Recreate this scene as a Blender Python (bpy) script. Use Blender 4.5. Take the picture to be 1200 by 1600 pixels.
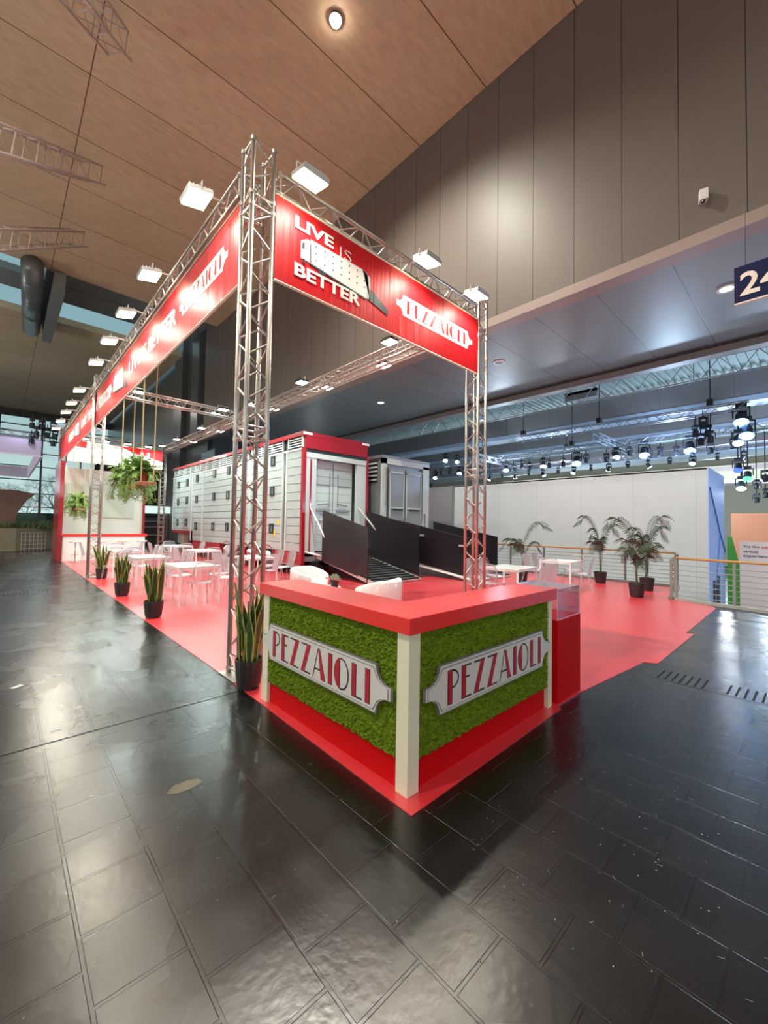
import bpy, math, random
from mathutils import Vector, Matrix
random.seed(7)
for o in list(bpy.data.objects): bpy.data.objects.remove(o)
S = bpy.context.scene
COL = S.collection
PI = math.pi
# ------------------------------------------------------------------ camera
CAM = Vector((-1.79, -1.67, 1.6))
YAW, PITCH, ROLL, FPX = math.radians(43.158), math.radians(1.947), math.radians(.998), 638.1
F = Vector((math.sin(YAW)*math.cos(PITCH), math.cos(YAW)*math.cos(PITCH), math.sin(PITCH)))
R0 = Vector((math.cos(YAW), -math.sin(YAW), 0)); U0 = R0.cross(F)
RR = R0*math.cos(ROLL)+U0*math.sin(ROLL); UU = -R0*math.sin(ROLL)+U0*math.cos(ROLL)
cd = bpy.data.cameras.new('camera'); cam = bpy.data.objects.new('camera', cd); COL.objects.link(cam)
M = Matrix((RR, UU, -F)).transposed().to_4x4(); M.translation = CAM; cam.matrix_world = M
cd.sensor_fit = 'VERTICAL'; cd.sensor_height = 24; cd.lens = FPX/1600*24; cd.clip_start = .05; cd.clip_end = 400
S.camera = cam
# ------------------------------------------------------------------ world, exposure
S.view_settings.view_transform = 'Standard'; S.view_settings.look = 'None'
S.view_settings.gamma = 1; S.view_settings.exposure = 0; S.view_settings.use_curve_mapping = False
W = bpy.data.worlds.new('sky'); S.world = W; W.use_nodes = True
nt = W.node_tree; bg = nt.nodes['Background']
tc = nt.nodes.new('ShaderNodeTexCoord'); sp = nt.nodes.new('ShaderNodeSeparateXYZ'); cr = nt.nodes.new('ShaderNodeValToRGB')
nt.links.new(tc.outputs['Generated'], sp.inputs[0]); nt.links.new(sp.outputs[2], cr.inputs[0]); nt.links.new(cr.outputs[0], bg.inputs[0])
cr.color_ramp.elements[0].position = 0; cr.color_ramp.elements[0].color = (.80, .90, .90, 1)
cr.color_ramp.elements[1].position = .3; cr.color_ramp.elements[1].color = (.24, .40, .44, 1)
bg.inputs[1].default_value = 1.05
# ------------------------------------------------------------------ light helpers
def lamp(name, kind, loc, power, color, target=None, size=.2, angle=None, blend=.5, parent=None):
    l = bpy.data.lights.new(name, kind); l.energy = power; l.color = color
    if kind == 'AREA': l.size = size
    elif kind == 'SPOT':
        l.shadow_soft_size = size; l.spot_size = math.radians(angle); l.spot_blend = blend
    else: l.shadow_soft_size = size
    o = bpy.data.objects.new(name, l); COL.objects.link(o); o.location = loc
    if target is not None:
        o.rotation_euler = (Vector(target)-Vector(loc)).to_track_quat('-Z', 'Y').to_euler()
    if parent: o.parent = parent; o.location = Vector(loc)-wloc(parent)
    return o
# hall lamps high under the timber ceiling (the first one is the lamp in view)
for (x, y, p) in ((3.57, 6.02, 5600), (-8, 2, 2600), (-8, 12, 2600), (-8, 24, 1500), (2.5, -8, 700), (-8, -8, 700), (-8, 38, 1500), (2, 44, 1500)):
    lamp('hall_lamp_light', 'SPOT', (x, y, 13.3), p, (1, .95, .82), (x, y, 0), size=.13, angle=146 if y == 6.02 else 165, blend=1 if y == 6.02 else .6)
# unseen fill lights added behind and beside the viewer
for (x, y, z, p, c) in ((-11, -9, 4, 1500, (1, 1, .90)), (2.5, -11, 4.5, 380, (1, .96, .9)), (11, -13, 2.5, 160, (.62, .80, 1)), (-15, 10, 4.5, 1700, (1, 1, .92)), (-15, 26, 4.5, 1500, (1, 1, .92)), (-8, 40, 4.5, 700, (.95, .95, 1))):
    lamp('unseen_fill_light', 'POINT', (x, y, z), p, c, size=.8)
# the next hall: cool fill points added near its stage lamps
for (x, y, z, p, c) in ((21, 3, 4.6, 1100, (.55, .75, 1)), (21, 12, 4.6, 900, (.7, .85, 1)), (30, 0, 4, 2200, (.62, .8, 1)), (34, 14, 4, 2200, (.8, .9, 1)),
                        (45, 4, 4, 3200, (.85, .93, 1)), (16, -7, 3, 900, (.5, .7, 1)), (45, 24, 4, 2600, (.85, .93, 1)), (14.3, 23, 3.5, 60, (.97, 1, .98))):
    lamp('stage_fill_light', 'POINT', (x, y, z), p, c, size=.3)
for y in (.5, 5.5, 11): lamp('box_fill_light', 'SPOT', (12.0, y, 6.7), 820, (.97, 1, .98), (13.6, y, 0), size=.3, angle=140, blend=.9)  # added spots without fittings, to brighten the box and carpet
# ------------------------------------------------------------------ materials
MATS = {}
def nodes(name):
    m = bpy.data.materials.new(name); m.use_nodes = True; MATS[name] = m
    return m, m.node_tree, m.node_tree.nodes['Principled BSDF']
def mat(name, col, rough=.5, metal=0, noise=0, nscale=8, bump=0, bscale=40, coat=0, coatr=.2, spec=.5, emit=0, sheen=0):
    m, t, b = nodes(name); N = t.nodes; L = t.links
    b.inputs['Base Color'].default_value = (*col, 1); b.inputs['Roughness'].default_value = rough; b.inputs['Metallic'].default_value = metal
    b.inputs['Specular IOR Level'].default_value = spec
    b.inputs['Coat Weight'].default_value = coat; b.inputs['Coat Roughness'].default_value = coatr
    if emit: b.inputs['Emission Color'].default_value = (*col, 1); b.inputs['Emission Strength'].default_value = emit
    g = None
    if noise or bump:
        g = N.new('ShaderNodeTexCoord')
    if noise:
        n = N.new('ShaderNodeTexNoise'); n.inputs['Scale'].default_value = nscale; n.inputs['Detail'].default_value = 6
        r = N.new('ShaderNodeMapRange'); r.inputs[3].default_value = 1-noise; r.inputs[4].default_value = 1+noise
        mx = N.new('ShaderNodeVectorMath'); mx.operation = 'SCALE'; mx.inputs[0].default_value = col
        L.new(g.outputs['Object'], n.inputs[0]); L.new(n.outputs[0], r.inputs[0]); L.new(r.outputs[0], mx.inputs['Scale']); L.new(mx.outputs[0], b.inputs['Base Color'])
    if bump:
        n = N.new('ShaderNodeTexNoise'); n.inputs['Scale'].default_value = bscale; n.inputs['Detail'].default_value = 4
        bp = N.new('ShaderNodeBump'); bp.inputs['Strength'].default_value = bump; bp.inputs['Distance'].default_value = .01
        L.new(g.outputs['Object'], n.inputs[0]); L.new(n.outputs[0], bp.inputs['Height']); L.new(bp.outputs[0], b.inputs['Normal'])
    return m
def brickmat(name, c1, c2, mortar, bw, rh, ms, off=(0, 0), swap=False, axes='xy', boff=0, rough=.5, rvar=0, noise=.15, nscale=2, bump=.2, coat=0, spec=.5, specks=0, metal=0, nb=0, stretch=None):
    m, t, b = nodes(name); N = t.nodes; L = t.links
    g = N.new('ShaderNodeNewGeometry'); s = N.new('ShaderNodeSeparateXYZ'); cb = N.new('ShaderNodeCombineXYZ')
    L.new(g.outputs['Position'], s.inputs[0])
    idx = {'x': 0, 'y': 1, 'z': 2}
    L.new(s.outputs[idx[axes[0]]], cb.inputs[0]); L.new(s.outputs[idx[axes[1]]], cb.inputs[1])
    add = N.new('ShaderNodeVectorMath'); add.inputs[1].default_value = (-off[0], -off[1], 0); L.new(cb.outputs[0], add.inputs[0])
    br = N.new('ShaderNodeTexBrick'); br.offset = boff; br.inputs['Scale'].default_value = 1
    br.inputs['Brick Width'].default_value = bw; br.inputs['Row Height'].default_value = rh; br.inputs['Mortar Size'].default_value = ms
    br.inputs['Mortar Smooth'].default_value = .3
    br.inputs['Color1'].default_value = (*c1, 1); br.inputs['Color2'].default_value = (*c2, 1); br.inputs['Mortar'].default_value = (*mortar, 1)
    L.new(add.outputs[0], br.inputs['Vector'])
    n = N.new('ShaderNodeTexNoise'); n.inputs['Scale'].default_value = nscale; n.inputs['Detail'].default_value = 8; n.inputs['Roughness'].default_value = .6
    if stretch:
        st = N.new('ShaderNodeVectorMath'); st.operation = 'MULTIPLY'; st.inputs[1].default_value = stretch; L.new(g.outputs['Position'], st.inputs[0]); L.new(st.outputs[0], n.inputs[0])
    else: L.new(g.outputs['Position'], n.inputs[0])
    r = N.new('ShaderNodeMapRange'); r.inputs[1].default_value = .15; r.inputs[2].default_value = .85; r.inputs[3].default_value = 1-noise; r.inputs[4].default_value = 1+noise
    mx = N.new('ShaderNodeVectorMath'); mx.operation = 'SCALE'
    L.new(n.outputs[0], r.inputs[0]); L.new(br.outputs[0], mx.inputs[0]); L.new(r.outputs[0], mx.inputs['Scale'])
    out = mx.outputs[0]
    if specks:
        v = N.new('ShaderNodeTexNoise'); v.inputs['Scale'].default_value = 38; v.inputs['Detail'].default_value = 3; L.new(g.outputs['Position'], v.inputs[0])
        rp = N.new('ShaderNodeValToRGB'); rp.color_ramp.elements[0].position = .72; rp.color_ramp.elements[1].position = .75
        L.new(v.outputs[0], rp.inputs[0]); mm = N.new('ShaderNodeMix'); mm.data_type = 'RGBA'; mm.inputs[7].default_value = (specks, specks, specks*.95, 1)
        L.new(rp.outputs[0], mm.inputs[0]); L.new(out, mm.inputs[6]); out = mm.outputs[2]
    L.new(out, b.inputs['Base Color'])
    b.inputs['Roughness'].default_value = rough; b.inputs['Specular IOR Level'].default_value = spec; b.inputs['Coat Weight'].default_value = coat; b.inputs['Metallic'].default_value = metal
    if rvar:
        n2 = N.new('ShaderNodeTexNoise'); n2.inputs['Scale'].default_value = 1.7; n2.inputs['Detail'].default_value = 3; n2.inputs['Roughness'].default_value = .5; L.new(g.outputs['Position'], n2.inputs[0])
        r2 = N.new('ShaderNodeMapRange'); r2.inputs[1].default_value = .15; r2.inputs[2].default_value = .85; r2.inputs[3].default_value = rough-rvar; r2.inputs[4].default_value = rough+rvar
        L.new(n2.outputs[0], r2.inputs[0]); L.new(r2.outputs[0], b.inputs['Roughness'])
    if bump:
        bp = N.new('ShaderNodeBump'); bp.inputs['Strength'].default_value = bump; bp.inputs['Distance'].default_value = .004; bp.invert = True
        L.new(br.outputs['Fac'], bp.inputs['Height']); last = bp
        if nb:
            n3 = N.new('ShaderNodeTexNoise'); n3.inputs['Scale'].default_value = 26; n3.inputs['Detail'].default_value = 2; n3.inputs['Roughness'].default_value = .5; L.new(g.outputs['Position'], n3.inputs[0])
            b3 = N.new('ShaderNodeBump'); b3.inputs['Strength'].default_value = nb; b3.inputs['Distance'].default_value = .01
            L.new(n3.outputs[0], b3.inputs['Height']); L.new(bp.outputs[0], b3.inputs['Normal']); last = b3
        L.new(last.outputs[0], b.inputs['Normal'])
    return m
def clearmat(name, tint, gloss=.25, opac=.12, col=(.9, .9, .95), film=False):
    m, t, b = nodes(name); N = t.nodes; L = t.links
    tr = N.new('ShaderNodeBsdfTransparent'); tr.inputs[0].default_value = (*tint, 1)
    b.inputs['Base Color'].default_value = (*col, 1); b.inputs['Roughness'].default_value = .08
    if film:
        b = N.new('ShaderNodeBsdfGlossy'); b.inputs['Roughness'].default_value = .03; b.inputs['Color'].default_value = (.9, .9, .95, 1)
    lw = N.new('ShaderNodeLayerWeight'); lw.inputs[0].default_value = gloss
    mr = N.new('ShaderNodeMapRange'); mr.inputs[3].default_value = opac; mr.inputs[4].default_value = .6 if film else .8
    mx = N.new('ShaderNodeMixShader'); L.new(lw.outputs['Fresnel'], mr.inputs[0]); L.new(mr.outputs[0], mx.inputs[0])
    L.new(tr.outputs[0], mx.inputs[1]); L.new(b.outputs[0], mx.inputs[2]); L.new(mx.outputs[0], t.nodes['Material Output'].inputs[0])
    return m
def emis(name, col, s):
    m, t, b = nodes(name); b.inputs['Base Color'].default_value = (*col, 1); b.inputs['Emission Color'].default_value = (*col, 1); b.inputs['Emission Strength'].default_value = s
    return m
def pvc(name, col, rough=.48):
    m, t, b = nodes(name); N = t.nodes; L = t.links
    b.inputs['Base Color'].default_value = (*col, 1); b.inputs['Roughness'].default_value = rough; b.inputs['Specular IOR Level'].default_value = .2
    g = N.new('ShaderNodeNewGeometry'); v = N.new('ShaderNodeVectorMath'); v.operation = 'MULTIPLY'; v.inputs[1].default_value = (9, 9, .5); L.new(g.outputs['Position'], v.inputs[0])
    n = N.new('ShaderNodeTexNoise'); n.inputs['Scale'].default_value = 1; n.inputs['Detail'].default_value = 3; L.new(v.outputs[0], n.inputs[0])
    bp = N.new('ShaderNodeBump'); bp.inputs['Strength'].default_value = .5; bp.inputs['Distance'].default_value = .03; L.new(n.outputs[0], bp.inputs['Height']); L.new(bp.outputs[0], b.inputs['Normal'])
    return m
m_floor = brickmat('slate_tile', (.006, .006, .0056), (.0035, .0035, .0033), (.002, .002, .002), .31, .305, .0085, off=(2.15, .01), axes='yx', boff=.5, rough=.265, rvar=.07, noise=.5, nscale=3, bump=.9, spec=1.0, nb=.10)
m_wood = brickmat('timber_ceiling', (.62, .475, .315), (.57, .435, .285), (.16, .10, .06), 7.91, 2.4, .018, off=(-.46, 2.0), rough=.6, noise=.22, nscale=2.2, bump=.2, stretch=(1, 3, 1))
m_fascia = brickmat('fascia_panel', (.155, .132, .118), (.148, .126, .112), (.035, .03, .03), .98, 30, .010, off=(.09, -5), axes='yz', rough=.44, noise=.06, nscale=.6, bump=.3, coat=0, spec=.25)
m_soffit = brickmat('soffit_panel', (.20, .235, .25), (.185, .215, .23), (.05, .055, .06), 30, 1.47, .012, off=(-5, .3), rough=.42, noise=.08, nscale=.7, bump=.2)
m_carpet = mat('red_carpet', (.74, .035, .048), .5, noise=.12, nscale=5, bump=.3, bscale=7, coat=1, coatr=.30, spec=.2); m_carpet.node_tree.nodes['Principled BSDF'].inputs['Coat IOR'].default_value = 1.9
m_redlam = mat('red_laminate', (.52, .002, .004), .5, noise=.05, spec=.12)
m_redtop = mat('red_counter_top', (.80, .03, .025), .30, coat=.3, coatr=.25)
m_cream = mat('cream_paint', (.74, .70, .56), .45)
m_white = mat('white_paint', (.80, .80, .80), .45)
m_whitegloss = mat('white_gloss', (.86, .88, .88), .2)
m_alu = mat('truss_aluminium', (.50, .465, .43), .36, metal=.9, noise=.1, nscale=30)
m_alu2 = mat('bare_aluminium', (.70, .70, .70), .38, metal=.7)
m_steel = mat('brushed_steel', (.55, .54, .52), .32, metal=.9)
m_chrome = mat('chrome', (.85, .85, .85), .1, metal=1)
m_black = mat('black_plastic', (.012, .012, .014), .45)
m_pot = mat('black_planter', (.022, .018, .02), .42)
m_soil = mat('potting_soil', (.03, .02, .012), .95, bump=.6)
m_pvcred = pvc('red_banner_cloth', (.58, .012, .018)); m_pvcwhite = pvc('white_banner_print', (.82, .78, .74)); m_pvcdark = pvc('dark_banner_print', (.05, .06, .07)); m_pvcred2 = pvc('deep_red_banner_print', (.42, .012, .02)); m_pvcgrey = pvc('grey_banner_print', (.45, .46, .45))
m_moss = mat('preserved_moss', (.12, .19, .008), .9, noise=.65, nscale=24, bump=1, bscale=70, spec=.2)
m_platelight = mat('plate_light_grey', (.62, .60, .60), .35); m_plategrey = mat('plate_border_grey', (.20, .20, .21), .4); m_platered = mat('letter_red', (.40, .015, .03), .4); m_plateblack = mat('letter_black', (.02, .01, .015), .4)
m_acryl = clearmat('clear_acrylic', (.93, .90, .94), .25, .04, film=True)
m_ghost = clearmat('clear_polycarbonate', (.95, .94, .95), .35, .06, (.85, .84, .86))
m_glass = clearmat('window_glass', (.90, .97, .97), .15, .03, film=True)
m_leafg = mat('snake_leaf_green', (.035, .075, .018), .38, noise=.5, nscale=22); m_leafy = mat('snake_leaf_yellow', (.42, .42, .10), .4)
m_palm = mat('palm_leaf', (.030, .055, .022), .45, noise=.3, nscale=12); m_stem = mat('palm_stem', (.10, .12, .04), .5)
m_fern = mat('fern_leaf', (.20, .34, .07), .5, noise=.4, nscale=20); m_terra = mat('terracotta', (.42, .07, .03), .6)
m_rope = mat('jute_rope', (.50, .40, .22), .8); m_plank = mat('swing_plank_wood', (.40, .20, .09), .5, noise=.2, nscale=20)
m_trred = mat('trailer_red', (.33, .010, .022), .32, coat=.4, coatr=.1); m_tralu = mat('trailer_panel', (.48, .56, .55), .3, metal=.25, noise=.12, nscale=2.5)
m_trwhite = mat('trailer_white', (.54, .61, .60), .35); m_trgrey = mat('trailer_grey', (.30, .31, .32), .35, metal=.4); m_seam = mat('panel_seam', (.12, .12, .12), .6)
m_vent = mat('vent_black', (.02, .02, .022), .4); m_gate = mat('black_ramp_panel', (.016, .013, .017), .28, noise=.2, nscale=3); m_tyre = mat('tyre_rubber', (.015, .015, .015), .8)
m_rubber = mat('ramp_tread', (.05, .055, .055), .6); m_orange = emis('marker_lamp_amber', (1, .35, .05), 1.5)
m_railwood = mat('handrail_wood', (.50, .27, .10), .35, noise=.15, nscale=10); m_railsteel = mat('railing_steel', (.26, .28, .26), .45, metal=.25); m_kerb = mat('kerb_concrete', (.33, .33, .31), .6)
m_boxgrey = brickmat('stand_wall_panel', (.58, .585, .575), (.56, .565, .555), (.36, .36, .36), 1.9, 30, .006, off=(1.2, -10), axes='yz', rough=.6, noise=.03, bump=.05); m_boxbluelit = mat('stand_wall_blue_lit', (.42, .52, .82), .6); m_blue = mat('blue_line', (.06, .16, .50), .5)  # box end wall: the blue light on it is put into its colour
m_roof = mat('hall_roof_sheet', (.42, .50, .50), .6); m_beam = mat('hall_beam_grey', (.20, .19, .20), .5); m_duct = mat('hall_duct_grey', (.26, .24, .25), .5); m_lat = mat('roof_lattice', (.36, .40, .40), .5, metal=.3); m_strip = mat('blue_white_strip', (.45, .55, .72), .5); m_creamwall = mat('far_cream_wall', (.62, .60, .46), .6)
m_fix = mat('stage_fixture_black', (.012, .014, .022), .4); m_truss2 = mat('stage_truss', (.25, .28, .34), .4, metal=.6)
m_sign = mat('navy_sign', (.008, .012, .07), .6, spec=.2); m_signw = mat('sign_white', (.9, .82, .74), .4)
m_warm = emis('warm_flood_lens', (1, .84, .56), 13); m_cool = emis('cool_flood_lens', (.92, 1, .94), 22); m_hall = emis('hall_lamp_lens', (1, .9, .75), 60)
m_bluel = emis('blue_stage_lens', (.16, .42, 1), 14); m_whitel = emis('white_stage_lens', (.75, .9, 1), 16); m_greenl = emis('green_stage_lens', (.1, 1, .25), 2.5); m_deepb = emis('deep_blue_stage_lens', (.05, .1, 1), 2.5); m_pale = emis('pale_downlight_lens', (.9, .95, 1), 4)
m_darkbeam = mat('dark_steel', (.045, .045, .05), .5); m_greybeam = mat('bay_beam_grey', (.20, .22, .22), .5); m_darkwall = mat('dark_panel_wall', (.085, .09, .095), .38, coat=.3); m_ductm = mat('ventilation_duct', (.20, .22, .23), .35, metal=.5)
m_wallback = mat('hall_wall_grey', (.30, .29, .27), .7); m_white_truss = mat('white_lattice_beam', (.50, .42, .38), .5)
m_purple = mat('lilac_fabric', (.52, .48, .66), .8); m_brown = mat('brown_timber_cladding', (.14, .07, .055), .6, noise=.3, nscale=6); m_planter = mat('board_formed_planter', (.20, .17, .12), .7, noise=.25, nscale=5); m_hedge = mat('hedge_green', (.03, .10, .06), .8, noise=.3); m_twig = mat('bare_twigs', (.22, .22, .22), .8); m_shrub = mat('shrub_leaf', (.06, .09, .03), .6)
m_orangew = mat('orange_wall', (.80, .30, .14), .6); m_pinkboard = mat('pale_pink_board', (.80, .62, .55), .5); m_green = mat('green_board', (.08, .36, .05), .5); m_lower = mat('lower_hall_floor', (.22, .25, .25), .5); m_text = mat('board_text_dark', (.10, .03, .10), .5); m_textred = mat('board_text_red', (.70, .05, .04), .5)
m_stain = mat('dried_stain', (.10, .085, .055), .55, noise=.2, nscale=20); m_paper = mat('paper_scrap', (.75, .75, .72), .6); m_slot = mat('grille_slot', (.006, .006, .006), .8)
m_screen = mat('monitor_glass', (.04, .06, .09), .12); m_yellow = mat('yellow_tag', (.75, .6, .05), .5); m_door = mat('grey_stand_side', (.42, .42, .42), .5); m_aloe = mat('succulent_leaf', (.25, .42, .28), .6); m_pinkfl = mat('dried_flower', (.55, .25, .22), .7)
# ------------------------------------------------------------------ mesh helpers
def wloc(o):
    v = Vector((0, 0, 0))
    while o: v += o.location; o = o.parent
    return v
def rot2(x, y, a): c, s = math.cos(a), math.sin(a); return x*c-y*s, x*s+y*c
class MB:
    def __init__(s): s.v = []; s.f = []; s.m = []
    def add(s, vs, fs, m=0):
        n = len(s.v); s.v += [tuple(v) for v in vs]; s.f += [tuple(i+n for i in f) for f in fs]; s.m += [m]*len(fs); return s
    def box(s, c, d, rz=0, m=0):
        x, y, z = d[0]/2, d[1]/2, d[2]/2; vs = []
        for k in (-z, z):
            for a, b in ((-x, -y), (x, -y), (x, y), (-x, y)):
                p = rot2(a, b, rz); vs.append((c[0]+p[0], c[1]+p[1], c[2]+k))
        return s.add(vs, [(0, 3, 2, 1), (4, 5, 6, 7), (0, 1, 5, 4), (1, 2, 6, 5), (2, 3, 7, 6), (3, 0, 4, 7)], m)
    def bb(s, x0, x1, y0, y1, z0, z1, m=0): return s.box(((x0+x1)/2, (y0+y1)/2, (z0+z1)/2), (abs(x1-x0), abs(y1-y0), abs(z1-z0)), 0, m)
    def bar(s, p, q, r, n=8, m=0, r2=None, cap=True):
        p, q = Vector(p), Vector(q); d = (q-p)
        if d.length < 1e-6: return s
        d.normalize(); a = d.orthogonal().normalized(); b = d.cross(a); r2 = r if r2 is None else r2
        vs = [p+(a*math.cos(2*PI*i/n)+b*math.sin(2*PI*i/n))*r for i in range(n)]+[q+(a*math.cos(2*PI*i/n)+b*math.sin(2*PI*i/n))*r2 for i in range(n)]
        fs = [(i, (i+1) % n, n+(i+1) % n, n+i) for i in range(n)]
        if cap: fs += [tuple(range(n-1, -1, -1)), tuple(range(n, 2*n))]
        return s.add(vs, fs, m)
    def path(s, pts, r, n=6, m=0):
        for i in range(len(pts)-1):
            s.bar(pts[i], pts[i+1], r if not hasattr(r, '__len__') else r[i], n, m, None if not hasattr(r, '__len__') else r[i+1])
        return s
    def rbar(s, p, q, w, h, m=0, up=(0, 0, 1)):
        p, q = Vector(p), Vector(q); d = (q-p).normalized(); a = d.cross(Vector(up))
        if a.length < 1e-4: a = d.cross(Vector((1, 0, 0)))
        a.normalize(); b = a.cross(d); vs = []
        for c in (p, q):
            for i, j in ((-1, -1), (1, -1), (1, 1), (-1, 1)): vs.append(c+a*w/2*i+b*h/2*j)
        return s.add(vs, [(0, 3, 2, 1), (4, 5, 6, 7), (0, 1, 5, 4), (1, 2, 6, 5), (2, 3, 7, 6), (3, 0, 4, 7)], m)
    def prism(s, poly, O, U, V, N, t0, t1, m=0):
        O, U, V, N = map(Vector, (O, U, V, N)); n = len(poly)
        vs = [O+U*a+V*b+N*t0 for a, b in poly]+[O+U*a+V*b+N*t1 for a, b in poly]
        return s.add(vs, [tuple(range(n-1, -1, -1)), tuple(range(n, 2*n))]+[(i, (i+1) % n, n+(i+1) % n, n+i) for i in range(n)], m)
    def lathe(s, prof, n=24, c=(0, 0, 0), m=0):
        vs = []; fs = []
        for r, z in prof:
            for i in range(n): a = 2*PI*i/n; vs.append((c[0]+r*math.cos(a), c[1]+r*math.sin(a), c[2]+z))
        for k in range(len(prof)-1):
            for i in range(n): j = (i+1) % n; fs.append((k*n+i, k*n+j, (k+1)*n+j, (k+1)*n+i))
        return s.add(vs, fs, m)
    def build(s, name, mats, parent=None, smooth=False, bevel=0, sub=0):
        me = bpy.data.meshes.new(name); off = wloc(parent) if parent else Vector((0, 0, 0))
        me.from_pydata([(v[0]-off.x, v[1]-off.y, v[2]-off.z) for v in s.v], [], s.f)
        for mm in (mats if isinstance(mats, (list, tuple)) else [mats]): me.materials.append(mm)
        for p, k in zip(me.polygons, s.m): p.material_index = k; p.use_smooth = smooth
        me.update(); o = bpy.data.objects.new(name, me); COL.objects.link(o)
        if parent: o.parent = parent
        if bevel:
            b = o.modifiers.new('bevel', 'BEVEL'); b.width = bevel; b.segments = 2; b.limit_method = 'ANGLE'
        if sub:
            b = o.modifiers.new('sub', 'SUBSURF'); b.levels = sub; b.render_levels = sub
        return o
def tag(o, label=None, cat=None, group=None, kind=None):
    if label: o['label'] = label
    if cat: o['category'] = cat
    if group: o['group'] = group
    if kind: o['kind'] = kind
    return o
def thing(name, label, cat, loc=(0, 0, 0), rz=0, group=None):
    o = bpy.data.objects.new(name, None); COL.objects.link(o); o.location = loc; o.rotation_euler = (0, 0, rz); o.empty_display_size = .1
    return tag(o, label, cat, group)
def struct(name, mb, mats, label=None, **k):
    o = mb.build(name, mats, None, **k); return tag(o, label, None, None, 'structure')
KIDS = {}
def copy_tree(o, parent=None):
    c = o.copy(); COL.objects.link(c)
    if parent: c.parent = parent
    for ch in list(o.children): copy_tree(ch, c)
    return c
def place(proto, used, loc, rz, label, group=None):
    o = proto if not used else copy_tree(proto)
    o.location = loc; o.rotation_euler = (0, 0, rz); o['label'] = label
    if group: o['group'] = group
    elif 'group' in o: del o['group']
    return o
class Proto:
    def __init__(s, o): s.o = o; s.used = False
    def put(s, loc, rz, label, group=None):
        r = place(s.o, s.used, loc, rz, label, group); s.used = True; return r
def text_mesh(txt, bold=0, spacing=1):
    cu = bpy.data.curves.new('lettering', 'FONT'); cu.body = txt; cu.offset = bold; cu.space_character = spacing; cu.resolution_u = 3
    o = bpy.data.objects.new('lettering', cu); COL.objects.link(o)
    dg = bpy.context.evaluated_depsgraph_get(); dg.update(); me = bpy.data.meshes.new_from_object(o.evaluated_get(dg))
    bpy.data.objects.remove(o)
    vs = [(v.co.x, v.co.y) for v in me.vertices]; fs = [tuple(p.vertices) for p in me.polygons]
    x0 = min(v[0] for v in vs); x1 = max(v[0] for v in vs); y0 = min(v[1] for v in vs); y1 = max(v[1] for v in vs)
    bpy.data.meshes.remove(me)
    return [((a-x0)/(x1-x0), (b-y0)/(y1-y0)) for a, b in vs], fs
def put_text(mb, txt, O, U, V, N, w, h, t, m=0, bold=0, spacing=1):
    vs, fs = text_mesh(txt, bold, spacing); O, U, V, N = map(Vector, (O, U, V, N))
    mb.add([O+U*a*w+V*b*h+N*t for a, b in vs], fs, m)
# deco lettering: wide red bars edged black, thin black strokes; unit height
def arcpts(cx, cy, rx, ry, a0, a1, n=14): return [(cx+rx*math.cos(a0+(a1-a0)*i/n), cy+ry*math.sin(a0+(a1-a0)*i/n)) for i in range(n+1)]
def deco_word(mb, O, U, V, N, width, height, t, mred, mblk):
    T = .055; e = .022; x = 0; G = .13; fat = []; thin = []
    def th(*p): thin.append(list(p))
    def arc(cx, cy, rx, ry, a0, a1):
        A = arcpts(cx, cy, rx, ry, a0, a1); B = arcpts(cx, cy, rx-T, ry-T, a0, a1)
        for i in range(len(A)-1): th(A[i], A[i+1], B[i+1], B[i])
    for ch in 'PEZZAIOLI':
        if ch == 'P': fat.append([(x, 0), (x+.23, 0), (x+.23, 1), (x, 1)]); arc(x+.2, .72, .34, .28, -PI/2, PI/2); w = .54
        if ch == 'E':
            fat.append([(x, 0), (x+.23, 0), (x+.23, 1), (x, 1)])
            for z, l in ((1-T, .5), (.6, .42), (0, .5)): th((x+.2, z), (x+l, z), (x+l, z+T), (x+.2, z+T))
            w = .5
        if ch == 'Z':
            fat.append([(x, 0), (x+.22, 0), (x+.62, 1), (x+.40, 1)]); th((x+.02, 1-T), (x+.45, 1-T), (x+.45, 1), (x+.02, 1)); th((x+.2, 0), (x+.6, 0), (x+.6, T), (x+.2, T)); w = .62
        if ch == 'A':
            fat.append([(x+.30, 1), (x+.52, 0), (x+.76, 0), (x+.40, 1)]); th((x, 0), (x+.05, 0), (x+.33, 1), (x+.29, 1)); th((x+.1, .28), (x+.5, .28), (x+.5, .28+T), (x+.1, .28+T)); w = .76
        if ch == 'I': fat.append([(x, 0), (x+.23, 0), (x+.23, 1), (x, 1)]); w = .2
        if ch == 'O':
            A = arcpts(x+.38, .5, .38, .5, PI*.5+.18, PI*1.5-.18); fat.append([(a, b) for a, b in A]); arc(x+.38, .5, .38, .5, -PI*.5-.15, PI*.5+.15); w = .76
        if ch == 'L': fat.append([(x, 0), (x+.23, 0), (x+.23, 1), (x, 1)]); th((x+.2, 0), (x+.5, 0), (x+.5, T), (x+.2, T)); w = .5
        x += w+G
    tot = x-G; sx = width/tot; O, U, V, N = map(Vector, (O, U, V, N))
    def P(p, tt): return O+U*p[0]*sx+V*p[1]*height+N*tt
    for q in thin: mb.add([P(p, t) for p in q], [tuple(range(len(q)))], mblk)
    for q in fat:
        c = (sum(p[0] for p in q)/len(q), sum(p[1] for p in q)/len(q))
        mb.add([P(p, t) for p in q], [tuple(range(len(q)))], mblk)
        inn = []
        for p in q:
            dx, dy = c[0]-p[0], c[1]-p[1]; l = math.hypot(dx, dy); sxx = max(-e, min(e, dx)); syy = max(-e, min(e, dy)); inn.append((p[0]+sxx, p[1]+syy))
        mb.add([P(p, t+.0015) for p in inn], [tuple(range(len(q)))], mred)
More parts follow.
